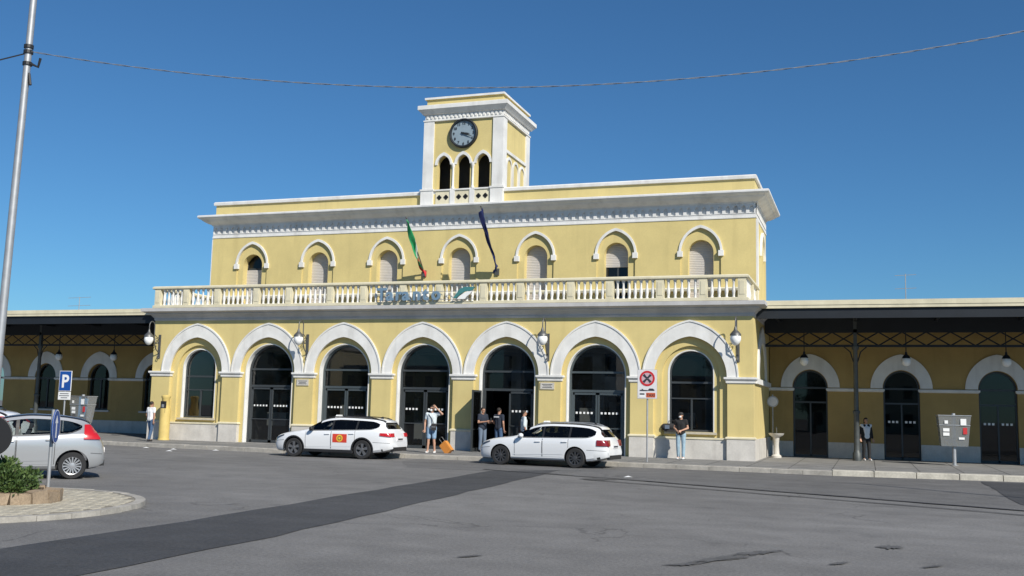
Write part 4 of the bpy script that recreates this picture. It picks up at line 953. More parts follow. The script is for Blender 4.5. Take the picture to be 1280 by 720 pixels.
def tree(lab, x, y, h, rad, seed):
    rnd = random.Random(seed); t = thing('reflection_prop_tree', lab, 'tree', (x,y,0), 0, 'trees added for reflections across the square')
    b = MB(); b.tube([(0,0,-.1),(.1,.05,h*.3),(.05,.1,h*.6)], [.22,.16,.08], 8)
    lobes = []
    for k in range(16):
        a = rnd.uniform(0,6.28); r_ = rad*math.sqrt(rnd.random())*.8; z = h*rnd.uniform(.48,.92); lobes.append((r_*math.cos(a), r_*math.sin(a), z, rnd.uniform(.7,1.2)))
        if k < 8: b.tube([(.05,.05,h*.38),(r_*.5*math.cos(a),r_*.5*math.sin(a),(h*.4+z)/2),(r_*math.cos(a),r_*math.sin(a),z)], [.08,.05,.02], 5)
    b.build('trunk', 'bark', t); cr = MB()
    for k in range(3200):
        lx,ly,lz,lr = rnd.choice(lobes); d = Vector((rnd.gauss(0,1),rnd.gauss(0,1),rnd.gauss(0,1))).normalized(); p = Vector((lx,ly,lz))+d*lr*rnd.uniform(.5,1.1)
        t1 = Vector((rnd.gauss(0,1),rnd.gauss(0,1),rnd.gauss(0,1))).normalized(); sd = t1.orthogonal().normalized(); L = rnd.uniform(.16,.3); cr.mi = 1 if rnd.random() < .3 else 0
        cr.add([p, p+t1*L*.5+sd*L*.3, p+t1*L, p+t1*L*.5-sd*L*.3], [(0,1,2,3)])
    cr.build('crown', ['leaf','leaf2'], t)
for k, (x, y, h) in enumerate(((-52,-72,8.5),(-38,-70,7.0),(-27,-73,9.5),(-12,-70,7.5),(3,-72,8.8),(12,-70,6.5))): tree('leafy tree added for reflections, across the square behind the camera', x, y, h, 2.4, 40+k)
# ================================================================ CARS
def curve(pts):
    xs_ = np.array([p[0] for p in pts], float); ys_ = np.array([p[1] for p in pts], float)
    d = np.diff(ys_)/np.diff(xs_); m = np.zeros(len(xs_)); m[0], m[-1] = d[0], d[-1]
    for i in range(1, len(xs_)-1): m[i] = 0 if d[i-1]*d[i] <= 0 else 2*d[i-1]*d[i]/(d[i-1]+d[i])
    def f(x):
        x = min(max(x, xs_[0]), xs_[-1]); i = min(max(int(np.searchsorted(xs_, x))-1, 0), len(xs_)-2)
        h = xs_[i+1]-xs_[i]; t = (x-xs_[i])/h
        return float((2*t**3-3*t*t+1)*ys_[i]+(t**3-2*t*t+t)*h*m[i]+(-2*t**3+3*t*t)*ys_[i+1]+(t**3-t*t)*h*m[i+1])
    return f
WAGON = dict(wb=2.70, wr=.335, top=[(-2.26,.56),(-2.22,.68),(-2.08,.79),(-1.6,.92),(-1.12,1.0),(-.95,1.06),(-.30,1.37),(0,1.44),(.45,1.475),(1.0,1.465),(1.6,1.44),(1.98,1.385),(2.13,1.27),(2.29,1.03),(2.36,.92),(2.42,.62),(2.40,.5)][:16],
    belt=[(-2.26,.54),(-2.15,.66),(-2.0,.74),(-1.5,.86),(-1.0,.92),(0,.955),(1,.99),(1.8,1.02),(2.15,.99),(2.34,.88),(2.42,.60)],
    bot=[(-2.26,.30),(-2.1,.20),(-1.5,.19),(1.6,.20),(2.1,.27),(2.42,.36)],
    wid=[(-2.26,.50),(-2.20,.66),(-2.05,.78),(-1.7,.865),(-1.2,.895),(1.4,.895),(1.95,.87),(2.25,.80),(2.36,.74),(2.42,.66)],
    roof=[(-2.26,.40),(-1.0,.68),(-.3,.62),(.6,.615),(1.6,.59),(2.0,.565),(2.42,.50)], gx=(-.93,1.93), ws=(-1.0,-.25), rw=(1.93,2.5), cab=(-1.02,2.14))
ESTATE = dict(WAGON, wb=2.69, wr=.325, top=[(-2.25,.56),(-2.22,.66),(-2.05,.80),(-1.6,.92),(-1.05,.99),(-.90,1.04),(-.22,1.37),(.1,1.435),(.5,1.46),(1.1,1.455),(1.7,1.42),(2.02,1.36),(2.16,1.22),(2.33,1.0),(2.39,.90),(2.44,.60)],
    belt=[(-2.25,.54),(-2.15,.66),(-2.0,.75),(-1.5,.86),(-1.0,.905),(0,.93),(1,.95),(1.8,.97),(2.15,.96),(2.34,.87),(2.44,.58)], cab=(-.98,2.17), gx=(-.88,2.0), rw=(2.0,2.5))
HATCH = dict(wb=2.51, wr=.31, top=[(-2.02,.56),(-1.98,.68),(-1.85,.80),(-1.45,.95),(-1.15,1.03),(-.98,1.10),(-.35,1.38),(-.05,1.45),(.35,1.49),(.9,1.47),(1.35,1.41),(1.55,1.34),(1.72,1.14),(1.84,.95),(1.92,.80),(1.95,.58)],
    belt=[(-2.02,.54),(-1.9,.68),(-1.7,.78),(-1.2,.90),(-.6,.945),(.3,.98),(1.0,1.02),(1.5,1.05),(1.75,.98),(1.88,.80),(1.95,.56)],
    bot=[(-2.02,.30),(-1.9,.21),(-1.4,.20),(1.4,.20),(1.75,.25),(1.95,.34)],
    wid=[(-2.02,.50),(-1.95,.66),(-1.75,.78),(-1.4,.835),(-.9,.845),(1.1,.845),(1.5,.825),(1.78,.76),(1.90,.69),(1.95,.60)],
    roof=[(-2.02,.4),(-1.0,.66),(-.3,.60),(.5,.59),(1.3,.56),(1.6,.52),(1.95,.46)], gx=(-.94,1.42), ws=(-1.06,-.28), rw=(1.5,2.1), cab=(-1.06,1.66))

def make_car(name, label, spec, paint, loc, rz, style, driver=None):
    S = spec; top, belt, bot, wid, roof = (curve(S[k]) for k in ('top','belt','bot','wid','roof'))
    car = thing(name, label, 'car', loc, rz, None)
    xa, xb = S['top'][0][0], S['top'][-1][0]; wb, wr = S['wb'], S['wr']
    def section(x, sh=0.0):
        zt, zb, w_, r_, zl = top(x), bot(x), wid(x), roof(x), belt(x)
        zl = min(zl, zt-.012); zb = min(zb, zl-.1); s_ = min(1, max(0, (zt-zl-.05)/.25)); L = lambda a, b: a+(b-a)*s_
        r_ = min(r_, w_*.9)
        h = zt-zl
        P_ = [(0,zb),(w_*.72,zb),(w_*.90,zb+.03),(w_*.965,zb+.10),(w_*.985,zb+.5*(zl-zb)*.6+.05),(w_,zb+(zl-zb)*.62),(w_*.992,zl-.10*(zl-zb)),(w_*.965,zl-.012),
              (L(w_*.88,w_*.945),L(zl+h*.35,zl+.01)), (L(w_*.72,(w_*.93+r_)/2),L(zl+h*.66,zl+h*.45)), (L(w_*.5,r_+.035),L(zl+h*.85,zt-.13)), (L(w_*.33,r_-.02),L(zl+h*.94,zt-.05)), (L(w_*.2,r_*.72),L(zl+h*.98,zt-.012)), (0,zt)]
        return P_
    def ys(x, z):
        P_ = section(x)[3:12]; zs_ = [p[1] for p in P_]; return float(np.interp(z, zs_, [p[0] for p in P_]))
    def loft(x0, x1, n, f):
        b = MB(); rows = []
        for i in range(n+1):
            t = i/n; x = x0+(x1-x0)*(t if f else (1-math.cos(math.pi*t))/2*.55+t*.45)
            h = f(x) if f else section(x); rows.append([(x,y,z) for y,z in h]+[(x,-y,z) for y,z in h[-2:0:-1]])
        k = len(rows[0]); b.add([p for r_ in rows for p in r_], [(i*k+j,i*k+(j+1)%k,(i+1)*k+(j+1)%k,(i+1)*k+j) for i in range(n) for j in range(k)]+[tuple(range(k)), tuple(n*k+j for j in range(k-1,-1,-1))]); return b
    body = loft(xa, xb, 64, None).mesh('body', [paint, 'black'])
    # --- cutters
    def inner(x):
        h = section(x); zt = top(x)-.055; out = []
        for y, z in h: out.append((max(0, y-.055), min(max(z, .36), zt)))
        o2 = [out[0]]
        for q in out[1:]: o2.append((q[0], max(q[1], o2[-1][1]+.0015)))
        return o2
    c0, c1 = S['cab']; cabin = loft(c0+.10, c1-.06, 30, inner)
    gx0, gx1 = S['gx']
    n = 22; lo, hi = [], []
    for i in range(n+1):
        x = gx0+(gx1-gx0)*i/n; a = belt(x)+.03; t = top(x)-.115
        if x > gx1-.35: a += .10*((x-gx1+.35)/.35)**2; t -= .05*((x-gx1+.35)/.35)**2
        if t-a > .015: lo.append((x,a)); hi.append((x,t))
    side = MB(); side.prism(lo+hi[::-1], -1.5, 1.5)
    def endcut(x0, x1, z0, z1, y0, y1):
        b = MB(); b.add([(x,s_*y,z) for x in (x0,x1) for (y,z) in ((y0,z0),(y1,z1)) for s_ in (-1,1)], [(0,1,3,2),(4,6,7,5),(0,4,5,1),(2,3,7,6),(0,2,6,4),(1,5,7,3)]); return b
    w0, w1 = S['ws']; zw0, zw1 = top(w0)+.045, top(w1)-.02
    front = endcut(w0-.3, w1+.06, zw0, zw1, wid(w0)*.82, roof(w1)*.90)
    r0, r1 = S['rw']; rz0, rz1 = belt(r0)+.05, top(r0)-.10
    rear = endcut(r0-.12, r1+.2, rz0, rz1, roof(r0)*1.10, roof(r0)*.90)
    cuts = [cabin, side, front, rear]
    for ax in (-wb/2, wb/2):
        for s_ in (-1, 1):
            b = MB(); b.lathe([(wr+.055,s_*.56),(wr+.055,s_*1.3)], (ax,0,wr), 28, 'y'); cuts.append(b)
    tmp = []
    for c in cuts:
        me = c.mesh('cut', 'black'); o = bpy.data.objects.new('cut', me); COL.objects.link(o); tmp.append(o)
    body = evaluated(body, [('BOOLEAN', dict(operation='DIFFERENCE', object=o, solver='EXACT')) for o in tmp])
    for o in tmp: bpy.data.objects.remove(o)
    while len(body.materials) > 2: body.materials.pop()
    for p in body.polygons:
        c = p.center; ins = False
        if c0 < c.x < c1 and c.z > .33 and abs(c.y) < ys(c.x, c.z)-.022 and c.z < top(c.x)-.03: ins = True
        for ax in (-wb/2, wb/2):
            if math.hypot(c.x-ax, c.z-wr) < wr+.058 and abs(c.y) < .885*wid(c.x)/.895-.02 : ins = True
        if c.z < .24: ins = True
        p.material_index = 1 if ins else 0
    smooth_mesh(body, 32); obj('body', body, car)
    # --- glass
    def sidepatch(x0, x1, off, zlo, zhi, n=10, m_=4, s_=-1, xoff=0.0):
        b = MB(); v_ = []
        for i in range(n+1):
            x = x0+(x1-x0)*i/n; a, t = zlo(x), zhi(x)
            for j in range(m_+1):
                z = a+(t-a)*j/m_; v_.append((x+xoff*(i/n)**.5, s_*(ys(x,z)+off), z))
        b.add(v_, [(i*(m_+1)+j,(i+1)*(m_+1)+j,(i+1)*(m_+1)+j+1,i*(m_+1)+j+1) for i in range(n) for j in range(m_)]); return b
    lx = [p[0] for p in lo]; zl_ = lambda x: float(np.interp(x, lx, [p[1] for p in lo]))-.008; zh_ = lambda x: float(np.interp(x, lx, [p[1] for p in hi]))+.008
    splits = [lx[0]]+[x for x in style['pillars']]+[lx[-1]]
    for s_ in (-1, 1):
        for k, (a, c) in enumerate(zip(splits, splits[1:])):
            sidepatch(a+.005, c-.005, -.016, zl_, zh_, s_=s_).build('side_window', 'carglass' if k == 0 else style.get('rearglass','carglass_dk'), car, 60)
        for x in splits[1:-1]:
            sidepatch(x-.035, x+.035, -.006, zl_, zh_, 2, 4, s_).build('window_pillar', 'black', car)
        # black sill line and door handles, mirror
        sidepatch(lx[0]+.02, lx[-1]-.02, .004, lambda x: zl_(x)-.014, lambda x: zl_(x)+.004, 20, 1, s_).build('waist_seal', 'black', car)
        hx = style['handles']
        for d_i, (da, dc) in enumerate(style['doors']):
            dl = lambda x: max(.34, wr+.015+math.sqrt(max(0, (wr+.075)**2-(x-wb/2)**2)) if abs(x-wb/2) < wr+.075 else .34)
            d_ = sidepatch(da, dc, .005, dl, lambda x: belt(x)-.02, 14, 6, s_).build('door', paint, car, 40)
            z = belt(hx[d_i])-.115; b = MB(); b.capsule((hx[d_i]-.09, s_*(ys(hx[d_i],z)+.022), z), (hx[d_i]+.09, s_*(ys(hx[d_i],z)+.022), z+.01), .017, .017, 8); b.build('handle', paint if style.get('handle') is None else style['handle'], d_, 60)
            for xs_ in (da, dc):
                sidepatch(xs_-.006, xs_+.006, .0065, dl, lambda x: belt(x)-.01, 1, 6, s_).build('door_seam', 'black', d_)
        xm = lx[0]+.20; zm = belt(xm)+.06; b = MB(); b.ball((xm+.0, s_*(wid(xm)+.09), zm+.03), (.085,.11,.075), 12, 8); b.tube([(xm, s_*(wid(xm)-.03), zm-.03),(xm, s_*(wid(xm)+.05), zm)], .025, 6); b.build('wing_mirror', style.get('mirror', paint), car, 60)
        # lamps
        t0, t1, tz0, tz1 = style['tail']
        sidepatch(t0, t1, style.get('toff', .03), lambda x: min(tz0+style.get('tslope',0)*(t1-x), top(x)-.09), lambda x: min(tz1, top(x)-.065), 14, 4, s_, xoff=.03).build('tail_lamp', style['tailmat'], car, 50)
        h0, h1 = xa+.05, xa+.50
        sidepatch(h0, h1, .008, lambda x: belt(x)-.11+.05*(x-h0)/(h1-h0), lambda x: belt(x)-.012, 8, 2, s_).build('headlamp', 'headlamp', car, 50)
        # bumper and bonnet seams
        for xa_, xb_, za_, zb2 in ((wb/2+wr+.07, xb-.06, .60, .58), (xa+.08, -wb/2-wr-.07, .55, .60)):
            sidepatch(xa_, xb_, .004, lambda x: za_+(zb2-za_)*(x-xa_)/(xb_-xa_)-.005, lambda x: za_+(zb2-za_)*(x-xa_)/(xb_-xa_)+.005, 8, 1, s_).build('bumper_seam', 'black', car)
        sidepatch(-wb/2+wr+.16, wb/2-wr-.10, .012, lambda x: .40+.03*x, lambda x: .425+.03*x, 12, 1, s_).build('side_crease', paint, car)
        # lower cladding
        if style.get('cladding'):
            sidepatch(-wb/2+wr+.06, wb/2-wr-.06, .012, lambda x: .21, lambda x: .31, 10, 1, s_).build('sill_trim', 'black', car)
            for ax in (-wb/2, wb/2):
                b = MB(); v_ = []
                for q in range(17):
                    a = math.pi*(-.12+1.24*q/16)
                    for rr in (wr+.05, wr+.10):
                        x, z = ax+rr*math.cos(a), wr+rr*math.sin(a); v_.append((x, s_*(ys(x, max(.25,z))+.010), z))
                b.add(v_, [(2*q,2*q+1,2*q+3,2*q+2) for q in range(16)]); b.build('arch_trim', 'black', car)
        else:
            sidepatch(-wb/2+wr+.06, wb/2-wr-.06, .010, lambda x: .20, lambda x: .245, 10, 1, s_).build('sill_trim', 'black', car)
    b = MB(); k = 8; v_ = []
    for j in range(5):
        z = zw0-.01+(zw1-zw0+.03)*j/4; x = w0
        for _ in range(40):
            if top(x) < z+.012: x += (w1-w0+.3)/40
        for i in range(k+1):
            y = (-1+2*i/k)*(wid(w0)*.82+(roof(w1)*.90-wid(w0)*.82)*j/4)*1.01; v_.append((x+.05*(y/.7)**2+.02, y, z))
    b.add(v_, [(j*(k+1)+i,j*(k+1)+i+1,(j+1)*(k+1)+i+1,(j+1)*(k+1)+i) for j in range(4) for i in range(k)]); b.build('windscreen', 'carglass', car, 60)
    b = MB(); v_ = []
    for j in range(5):
        z = rz0-.01+(rz1-rz0+.02)*j/4; x = xb
        for _ in range(80):
            if top(x) < z+.015: x -= .01
        for i in range(k+1):
            y = (-1+2*i/k)*(roof(r0)*1.10+(roof(r0)*.90-roof(r0)*1.10)*j/4)*1.01; v_.append((x-.05*(y/.6)**2-.025, y, z))
    b.add(v_, [(j*(k+1)+i,j*(k+1)+i+1,(j+1)*(k+1)+i+1,(j+1)*(k+1)+i) for j in range(4) for i in range(k)]); b.build('rear_window', style.get('rearglass','carglass_dk'), car, 60)
    # rear panel: lamps, plate, bumper insert
    zt = style['tail'][3]; zb_ = style['tail'][2]
    for s_ in ((-1, 1) if not style.get('highlamp') else ()):
        b = MB(); x = xb-.045; b.prism([(x-.12,zb_),(x+.025,zb_),(x+.005,zt),(x-.12,zt)], min(s_*.44,s_*.66), max(s_*.44,s_*.66)); b.build('rear_lamp', style['tailmat'], car)
    b = MB(); b.box(xb-.04, xb+.012, -.26, .26, .66, .77) if style.get('plate_hi') else b.box(xb-.04, xb+.012, -.26, .26, .60, .71); pl = b.build('number_plate', 'signwhite', car)
    b = MB(); zc = .66 if style.get('plate_hi') else .60; b.box(xb+.013, xb+.016, -.20, .20, zc+.03, zc+.08); b.build('plate_characters', 'ink', pl)
    b = MB(); b.box(xb-.10, xb+.006, -.58, .58, .30, .44); b.build('rear_valance', 'black', car)
    b = MB(); b.box(xa-.006, xa+.12, -.46, .46, .30, .40); b.box(xa-.008, xa+.1, -.36, .36, .47, .56); b.build('grille', 'black', car)
    b = MB(); b.box(-wb/2-.3, wb/2+.3, -.54, .54, .19, .34); b.build('underbody', 'black', car)
    if style.get('rails'):
        for s_ in (-1, 1):
            pts = [(x, s_*(roof(x)-.05), top(x)+.012-.05*(abs(2*(x-.85)/2.1)**8)) for x in [-.15+2.0*i/14 for i in range(15)]]; b = MB(); b.tube(pts, .016, 6); b.build('roof_rail', style['rails'], car, 60)
    b = MB(); x = S['cab'][1]-.45; b.prism([(x-.09,top(x)-.01),(x+.06,top(x)-.01),(x+.05,top(x)+.06),(x+.02,top(x)+.065)], -.015, .015); b.build('roof_fin', 'black', car)
    if style.get('taxi'):
        x = -.02; b = MB(); z = top(x)-.005; v_ = [(x-.09,-.17,z),(x+.09,-.17,z),(x+.09,.17,z),(x-.09,.17,z),(x-.05,-.14,z+.09),(x+.05,-.14,z+.09),(x+.05,.14,z+.09),(x-.05,.14,z+.09)]
        b.add(v_, [(0,3,2,1),(4,5,6,7),(0,1,5,4),(1,2,6,5),(2,3,7,6),(3,0,4,7)]); b.build('roof_sign', 'sticker', car)
    # seats, dash, wheel
    for x, y in ((-.15,-.36),(-.15,.36)):
        b = MB(); b.bbox(x-.25,x+.25,y-.23,y+.23,.36,.60,.05); b.prism([(x+.18,.58),(x+.34,.58),(x+.50,1.10),(x+.40,1.12)], y-.22, y+.22); b.prism([(x+.42,1.13),(x+.50,1.13),(x+.52,1.28),(x+.45,1.29)], y-.12, y+.12); b.build('seat', 'seat', car)
    b = MB(); b.bbox(.65,1.15,-.62,.62,.36,.62,.05); b.prism([(1.05,.58),(1.2,.58),(1.36,1.10),(1.27,1.12)], -.60, .60); b.build('rear_seat', 'seat', car)
    b = MB(); b.prism([(-.95,.5),(-.55,.5),(-.62,.88),(-.95,.97)], -.66, .66); b.build('dashboard', 'black', car)
    b = MB(); b.lathe([(.17,-.015),(.19,0),(.17,.015)], n=20, axis='x', cap=False); o = b.build('steering_wheel', 'black', car); o.location = (-.50,-.36,.90); o.rotation_euler = (0,R(25),0)
    # wheels
    for ax in (-wb/2, wb/2):
        for s_ in (-1, 1):
            wy = s_*(wid(ax)-.115); b = MB(); o_ = s_
            b.lathe([(wr*.66,-.10),(wr*.93,-.105),(wr*.985,-.085),(wr,-.05),(wr,.05),(wr*.985,.085),(wr*.93,.105),(wr*.66,.10)], n=36, axis='y', cap=False)
            wh = b.build('wheel', 'rubber', car, 40, (ax, wy, wr)); b = MB(); f = s_*.088
            b.lathe([(wr*.62,f*1.02),(wr*.70,f*1.12),(wr*.70,f*.4),(wr*.62,f*.3)], n=36, axis='y', cap=False)
            ns_ = style['spokes']
            for q in range(ns_):
                a = 2*math.pi*q/ns_+.3; ca, sa = math.cos(a), math.sin(a); h1, h2 = style['spw']
                ins_ = [(.05,-h1),(.05,h1),(wr*.66,h2),(wr*.66,-h2)]
                pt = [(r_*ca-t_*sa, f*(1.0 if r_ < .1 else 1.04), r_*sa+t_*ca) for r_, t_ in ins_]; pt2 = [(x, y-s_*.025, z) for x, y, z in pt]
                b.add(pt+pt2, [(0,1,2,3),(4,7,6,5),(0,4,5,1),(1,5,6,2),(2,6,7,3),(3,7,4,0)])
            b.lathe([(.07,f*.9),(.06,f*1.1),(.02,f*1.14)], n=14, axis='y'); b.build('rim', style['rim'], wh, 40)
            b = MB(); b.lathe([(.13,f*.45),(.13,f*.55)], n=20, axis='y'); b.lathe([(wr*.64,f*.2),(wr*.64,f*.3)], n=24, axis='y'); b.build('brake_disc', 'black', wh)
    car['axles'] = wb
    return car, ys, belt, section

T1, ys1, belt1, _ = make_car('taxi_car', 'white estate taxi with a red and yellow emblem on its side', WAGON, 'carwhite', (-.52,-6.02,0), R(1.5),
    dict(pillars=(.13,1.08), doors=((-.88,.12),(.14,1.06)), handles=(-.02,.93), tail=(2.02,2.37,.80,.93), tslope=.10, tailmat='redlamp', rails='black', taxi=True, spokes=5, spw=(.03,.06), rim='alloy_mid', cladding=True, mirror='black', plate_hi=True))
b = MB(); v_ = []
for i in range(7):
    for j in range(4):
        x, z = .20+.56*i/6, .56+.30*j/3; v_.append((x, -(ys1(x,z)+.010), z))
b.add(v_, [(i*4+j,(i+1)*4+j,(i+1)*4+j+1,i*4+j+1) for i in range(6) for j in range(3)]); em = b.build('door_emblem', 'red', T1)
em.data.materials[0] = mat('emblem_red', (.62,.055,.03), .45)
def patch_ring(r0, r1, m, off, nm, n=20):
    b = MB(); v_ = []
    for q in range(n):
        a = 2*math.pi*q/n
        for r_ in (r0, r1): x, z = .48+r_*math.cos(a), .71+r_*math.sin(a); v_.append((x, -(ys1(x,z)+off), z))
    b.add(v_, [(2*q,2*q+1,(2*q+3)%(2*n),(2*q+2)%(2*n)) for q in range(n)]); b.build(nm, m, em)
patch_ring(.075,.125,'gold',.013,'emblem_ring'); patch_ring(.002,.05,'gold',.013,'emblem_boss'); patch_ring(.05,.075,'ink',.0135,'emblem_star')

T2, ys2, _, _ = make_car('taxi_car', 'plain white estate car with black wheels and a roof sign', ESTATE, 'carwhite', (7.38,-5.93,0), R(-5.5),
    dict(pillars=(.18,1.12), doors=((-.82,.17),(.19,1.10)), handles=(.02,.97), tail=(2.08,2.41,.74,.93), tailmat='redlamp_dk', rails='steel', taxi=True, spokes=10, spw=(.016,.022), rim='alloy_dk2', plate_hi=True))
T3, ys3, _, _ = make_car('hatchback_car', 'silver hatchback with many-spoked wheels beside the traffic island', HATCH, 'carsilver', (-1.26,-20.40,0), R(43),
    dict(pillars=(.05,.92), doors=((-.85,.04),(.06,.86)), handles=(-.10,.76), tail=(1.47,1.80,.92,1.26), tslope=-.0, highlamp=True, toff=.03, tailmat='redlamp', spokes=15, spw=(.012,.018), rim='alloy', rearglass='carglass'))
T4, _, _, _ = make_car('hatchback_car', 'white hatchback almost hidden behind the silver car', HATCH, 'carwhite', (-10.3,-13.2,0), R(10),
    dict(pillars=(.05,.92), doors=((-.85,.04),(.06,.86)), handles=(-.10,.76), tail=(1.47,1.80,.92,1.26), highlamp=True, toff=.03, tailmat='redlamp', spokes=7, spw=(.03,.04), rim='alloy'))

# ================================================================ PEOPLE
def remeshed(mb, name, m, vox=.011, smooth_it=3):
    me = mb.mesh(name, m); me = evaluated(me, [('REMESH', dict(mode='VOXEL', voxel_size=vox, use_smooth_shade=True)), ('SMOOTH', dict(factor=.5, iterations=smooth_it))])
    me.materials.clear(); me.materials.append(M[m]); return me
def V(*a): return Vector(a)
def hand_(b, wrist, elbow, curl, side, grip=.3):
    d = (wrist-elbow).normalized(); nrm = V(0,-1,0)-d*d.dot(V(0,-1,0)); nrm = nrm.normalized() if nrm.length > .05 else V(0,0,1)
    sd = d.cross(nrm).normalized()*side; k = wrist+d*.085
    for t in (-.026,-.009,.009,.026): b.capsule(wrist+sd*t*.6, k+sd*t, .019, .014, 8)
    for t, L in ((-.030,.068),(-.010,.080),(.010,.075),(.029,.060)):
        p = k+sd*t; q = p+(d*(1-grip)+nrm*grip)*L*.55; r_ = q+(d*(1-2*grip)+nrm*2*grip).normalized()*L*.5; b.capsule(p, q, .0105, .0095, 7); b.capsule(q, r_, .0095, .008, 7)
    p = wrist+d*.03-sd*.03; q = p+(d*.6-sd*.75+nrm*.3).normalized()*.05; b.capsule(p, q, .013, .011, 7); b.capsule(q, q+(d*.9-sd*.2+nrm*.3).normalized()*.035, .011, .009, 7)
def person(label, loc, rz, H=1.75, J=None, top='tee_white', bottom='denim', shorts=False, sleeve=.5, shoes='black', hair='short', skin='skin', hat=None, look=0.0, nod=0.0, seated=False, group=None, belly=1.0):
    j = dict(pel=V(0,0,.95), wst=V(0,0,1.08), chs=V(0,.0,1.30), nek=V(0,.015,1.475), shl=V(.185,0,1.425), shr=V(-.185,0,1.425), ell=V(.245,.03,1.13), elr=V(-.245,.03,1.13), wrl=V(.255,-.05,.88), wrr=V(-.255,-.05,.88),
             hpl=V(.095,0,.93), hpr=V(-.095,0,.93), knl=V(.105,-.02,.50), knr=V(-.105,-.02,.50), anl=V(.105,.02,.085), anr=V(-.105,.02,.085), hed=V(0,-.012,1.625))
    for k, v in (J or {}).items(): j[k] = V(*v)
    t = thing('person', label, 'person', loc, rz, group); sc = H/1.75; t.scale = (sc,sc,sc)
    hd = j['hed']; Rh = Matrix.Rotation(look, 3, 'Z') @ Matrix.Rotation(nod, 3, 'X'); hp = lambda *a: hd+Rh @ V(*a)
    b = MB()
    # trunk
    for a, c, ra, rb, ex in (('pel','wst',.125,.115,.045),('wst','chs',.115,.13,.05),):
        for s_ in (-1,1): b.capsule(j[a]+V(s_*ex,0,0), j[c]+V(s_*ex,0,0), ra*.92, rb*.92)
    b.capsule(j['chs'], j['nek'], .12, .055); b.capsule(j['shl'], j['chs']+V(.06,0,.02), .06, .10); b.capsule(j['shr'], j['chs']+V(-.06,0,.02), .06, .10); b.capsule(j['shl'], j['nek']-V(0,0,.02), .05, .05); b.capsule(j['shr'], j['nek']-V(0,0,.02), .05, .05)
    b.capsule(j['nek']-V(0,0,.03), hd-V(0,-.01,.06), .055, .055)
    # head
    b.ball(hp(0,.012,.025), (.074,.094,.092), 16, 12); b.ball(hp(0,-.028,-.045), (.056,.062,.075), 14, 10); b.ball(hp(0,-.062,-.098), (.024,.022,.02), 8, 6)
    b.capsule(hp(0,-.086,.01), hp(0,-.102,-.032), .009, .014, 8); b.ball(hp(0,-.088,-.064), (.023,.010,.009), 8, 6); b.ball(hp(0,-.082,.028), (.05,.012,.01), 10, 6)
    for s_ in (-1,1): b.ball(hp(s_*.076,.014,-.008), (.010,.018,.030), 8, 6)
    # limbs
    for s_, c in ((1,'l'),(-1,'r')):
        sh, el, wr_ = j['sh'+c], j['el'+c], j['wr'+c]; b.capsule(sh, el, .053, .040); b.capsule(el, wr_, .041, .026)
        m_ = el.lerp(wr_, .28); b.capsule(m_, m_.lerp(wr_, .2), .040, .036)
        hp_, kn, an = j['hp'+c], j['kn'+c], j['an'+c]; b.capsule(hp_, kn, .083, .054); b.capsule(kn, an, .052, .036); m_ = kn.lerp(an, .3)+V(0,.015,0); b.capsule(m_, m_.lerp(an,.25), .054, .046)
        b.capsule(an, an+V(0,-.13,-.045), .035, .028)
        hand_(b, wr_, el, .3, s_, .3)
    obj('body', remeshed(b, 'body', skin, .0095, 2), t)
    # top
    b = MB(); g = .013
    for s_ in (-1,1):
        b.capsule(j['pel']+V(s_*.045*belly,0,.02), j['wst']+V(s_*.045*belly,0,0), .117*belly+g, .108*belly+g); b.capsule(j['wst']+V(s_*.05,0,0), j['chs']+V(s_*.05,0,0), .108*belly+g, .122+g)
    b.capsule(j['chs'], j['nek']-V(0,0,.045), .122+g, .062+g)
    for s_, c in ((1,'l'),(-1,'r')):
        b.capsule(j['sh'+c], j['chs']+V(s_*.06,0,.02), .060+g, .10+g); b.capsule(j['sh'+c], j['nek']-V(0,0,.04), .052+g, .05+g)
        if sleeve > 0:
            f = min(1, sleeve); b.capsule(j['sh'+c], j['sh'+c].lerp(j['el'+c], f), .056+g, .048+g)
            if sleeve > 1: b.capsule(j['el'+c], j['el'+c].lerp(j['wr'+c], sleeve-1), .042+g, .032+g)
    obj('shirt', remeshed(b, 'shirt', top, .013, 3), t)
    # bottom
    b = MB()
    for s_, c in ((1,'l'),(-1,'r')):
        b.capsule(j['pel']+V(s_*.04,0,0), j['hp'+c]+V(0,0,-.03), .112+g*.4, .092+g)
        kn, an = j['kn'+c], j['an'+c]
        if shorts: b.capsule(j['hp'+c], j['hp'+c].lerp(kn, .82), .088+g, .074+g)
        else: b.capsule(j['hp'+c], kn, .085+g, .060+g); b.capsule(kn, kn.lerp(an, .94), .060+g, .048+g)
    obj('shorts' if shorts else 'trousers', remeshed(b, 'trousers', bottom, .013, 3), t)
    for s_, c in ((1,'l'),(-1,'r')):
        an = j['an'+c]; b = MB(); b.capsule(an+V(0,.035,-.045), an+V(s_*.012,-.15,-.052), .040, .034); b.ball(an+V(s_*.008,-.05,-.062), (.045,.125,.024), 12, 8); b.capsule(an+V(0,.01,-.01), an+V(0,-.06,-.03), .043, .036)
        obj('shoe', remeshed(b, 'shoe', shoes, .011, 2), t)
    # hair / hat / eyes
    if hair:
        b = MB(); b.ball(hp(0,.022,.040), (.083,.098,.088), 16, 12)
        if hair == 'long': b.capsule(hp(0,.06,.0), hp(0,.075,-.16), .078, .06); 
        me = b.mesh('hair', 'hair'); bm = bmesh.new(); bm.from_mesh(me)
        bmesh.ops.delete(bm, geom=[v for v in bm.verts if (Rh.transposed() @ (v.co-hd)).y < -.045 and (Rh.transposed() @ (v.co-hd)).z < .062 or (hair == 'short' and (Rh.transposed() @ (v.co-hd)).z < -.03)], context='VERTS'); bm.to_mesh(me); bm.free(); smooth_mesh(me, 80); obj('hair', me, t)
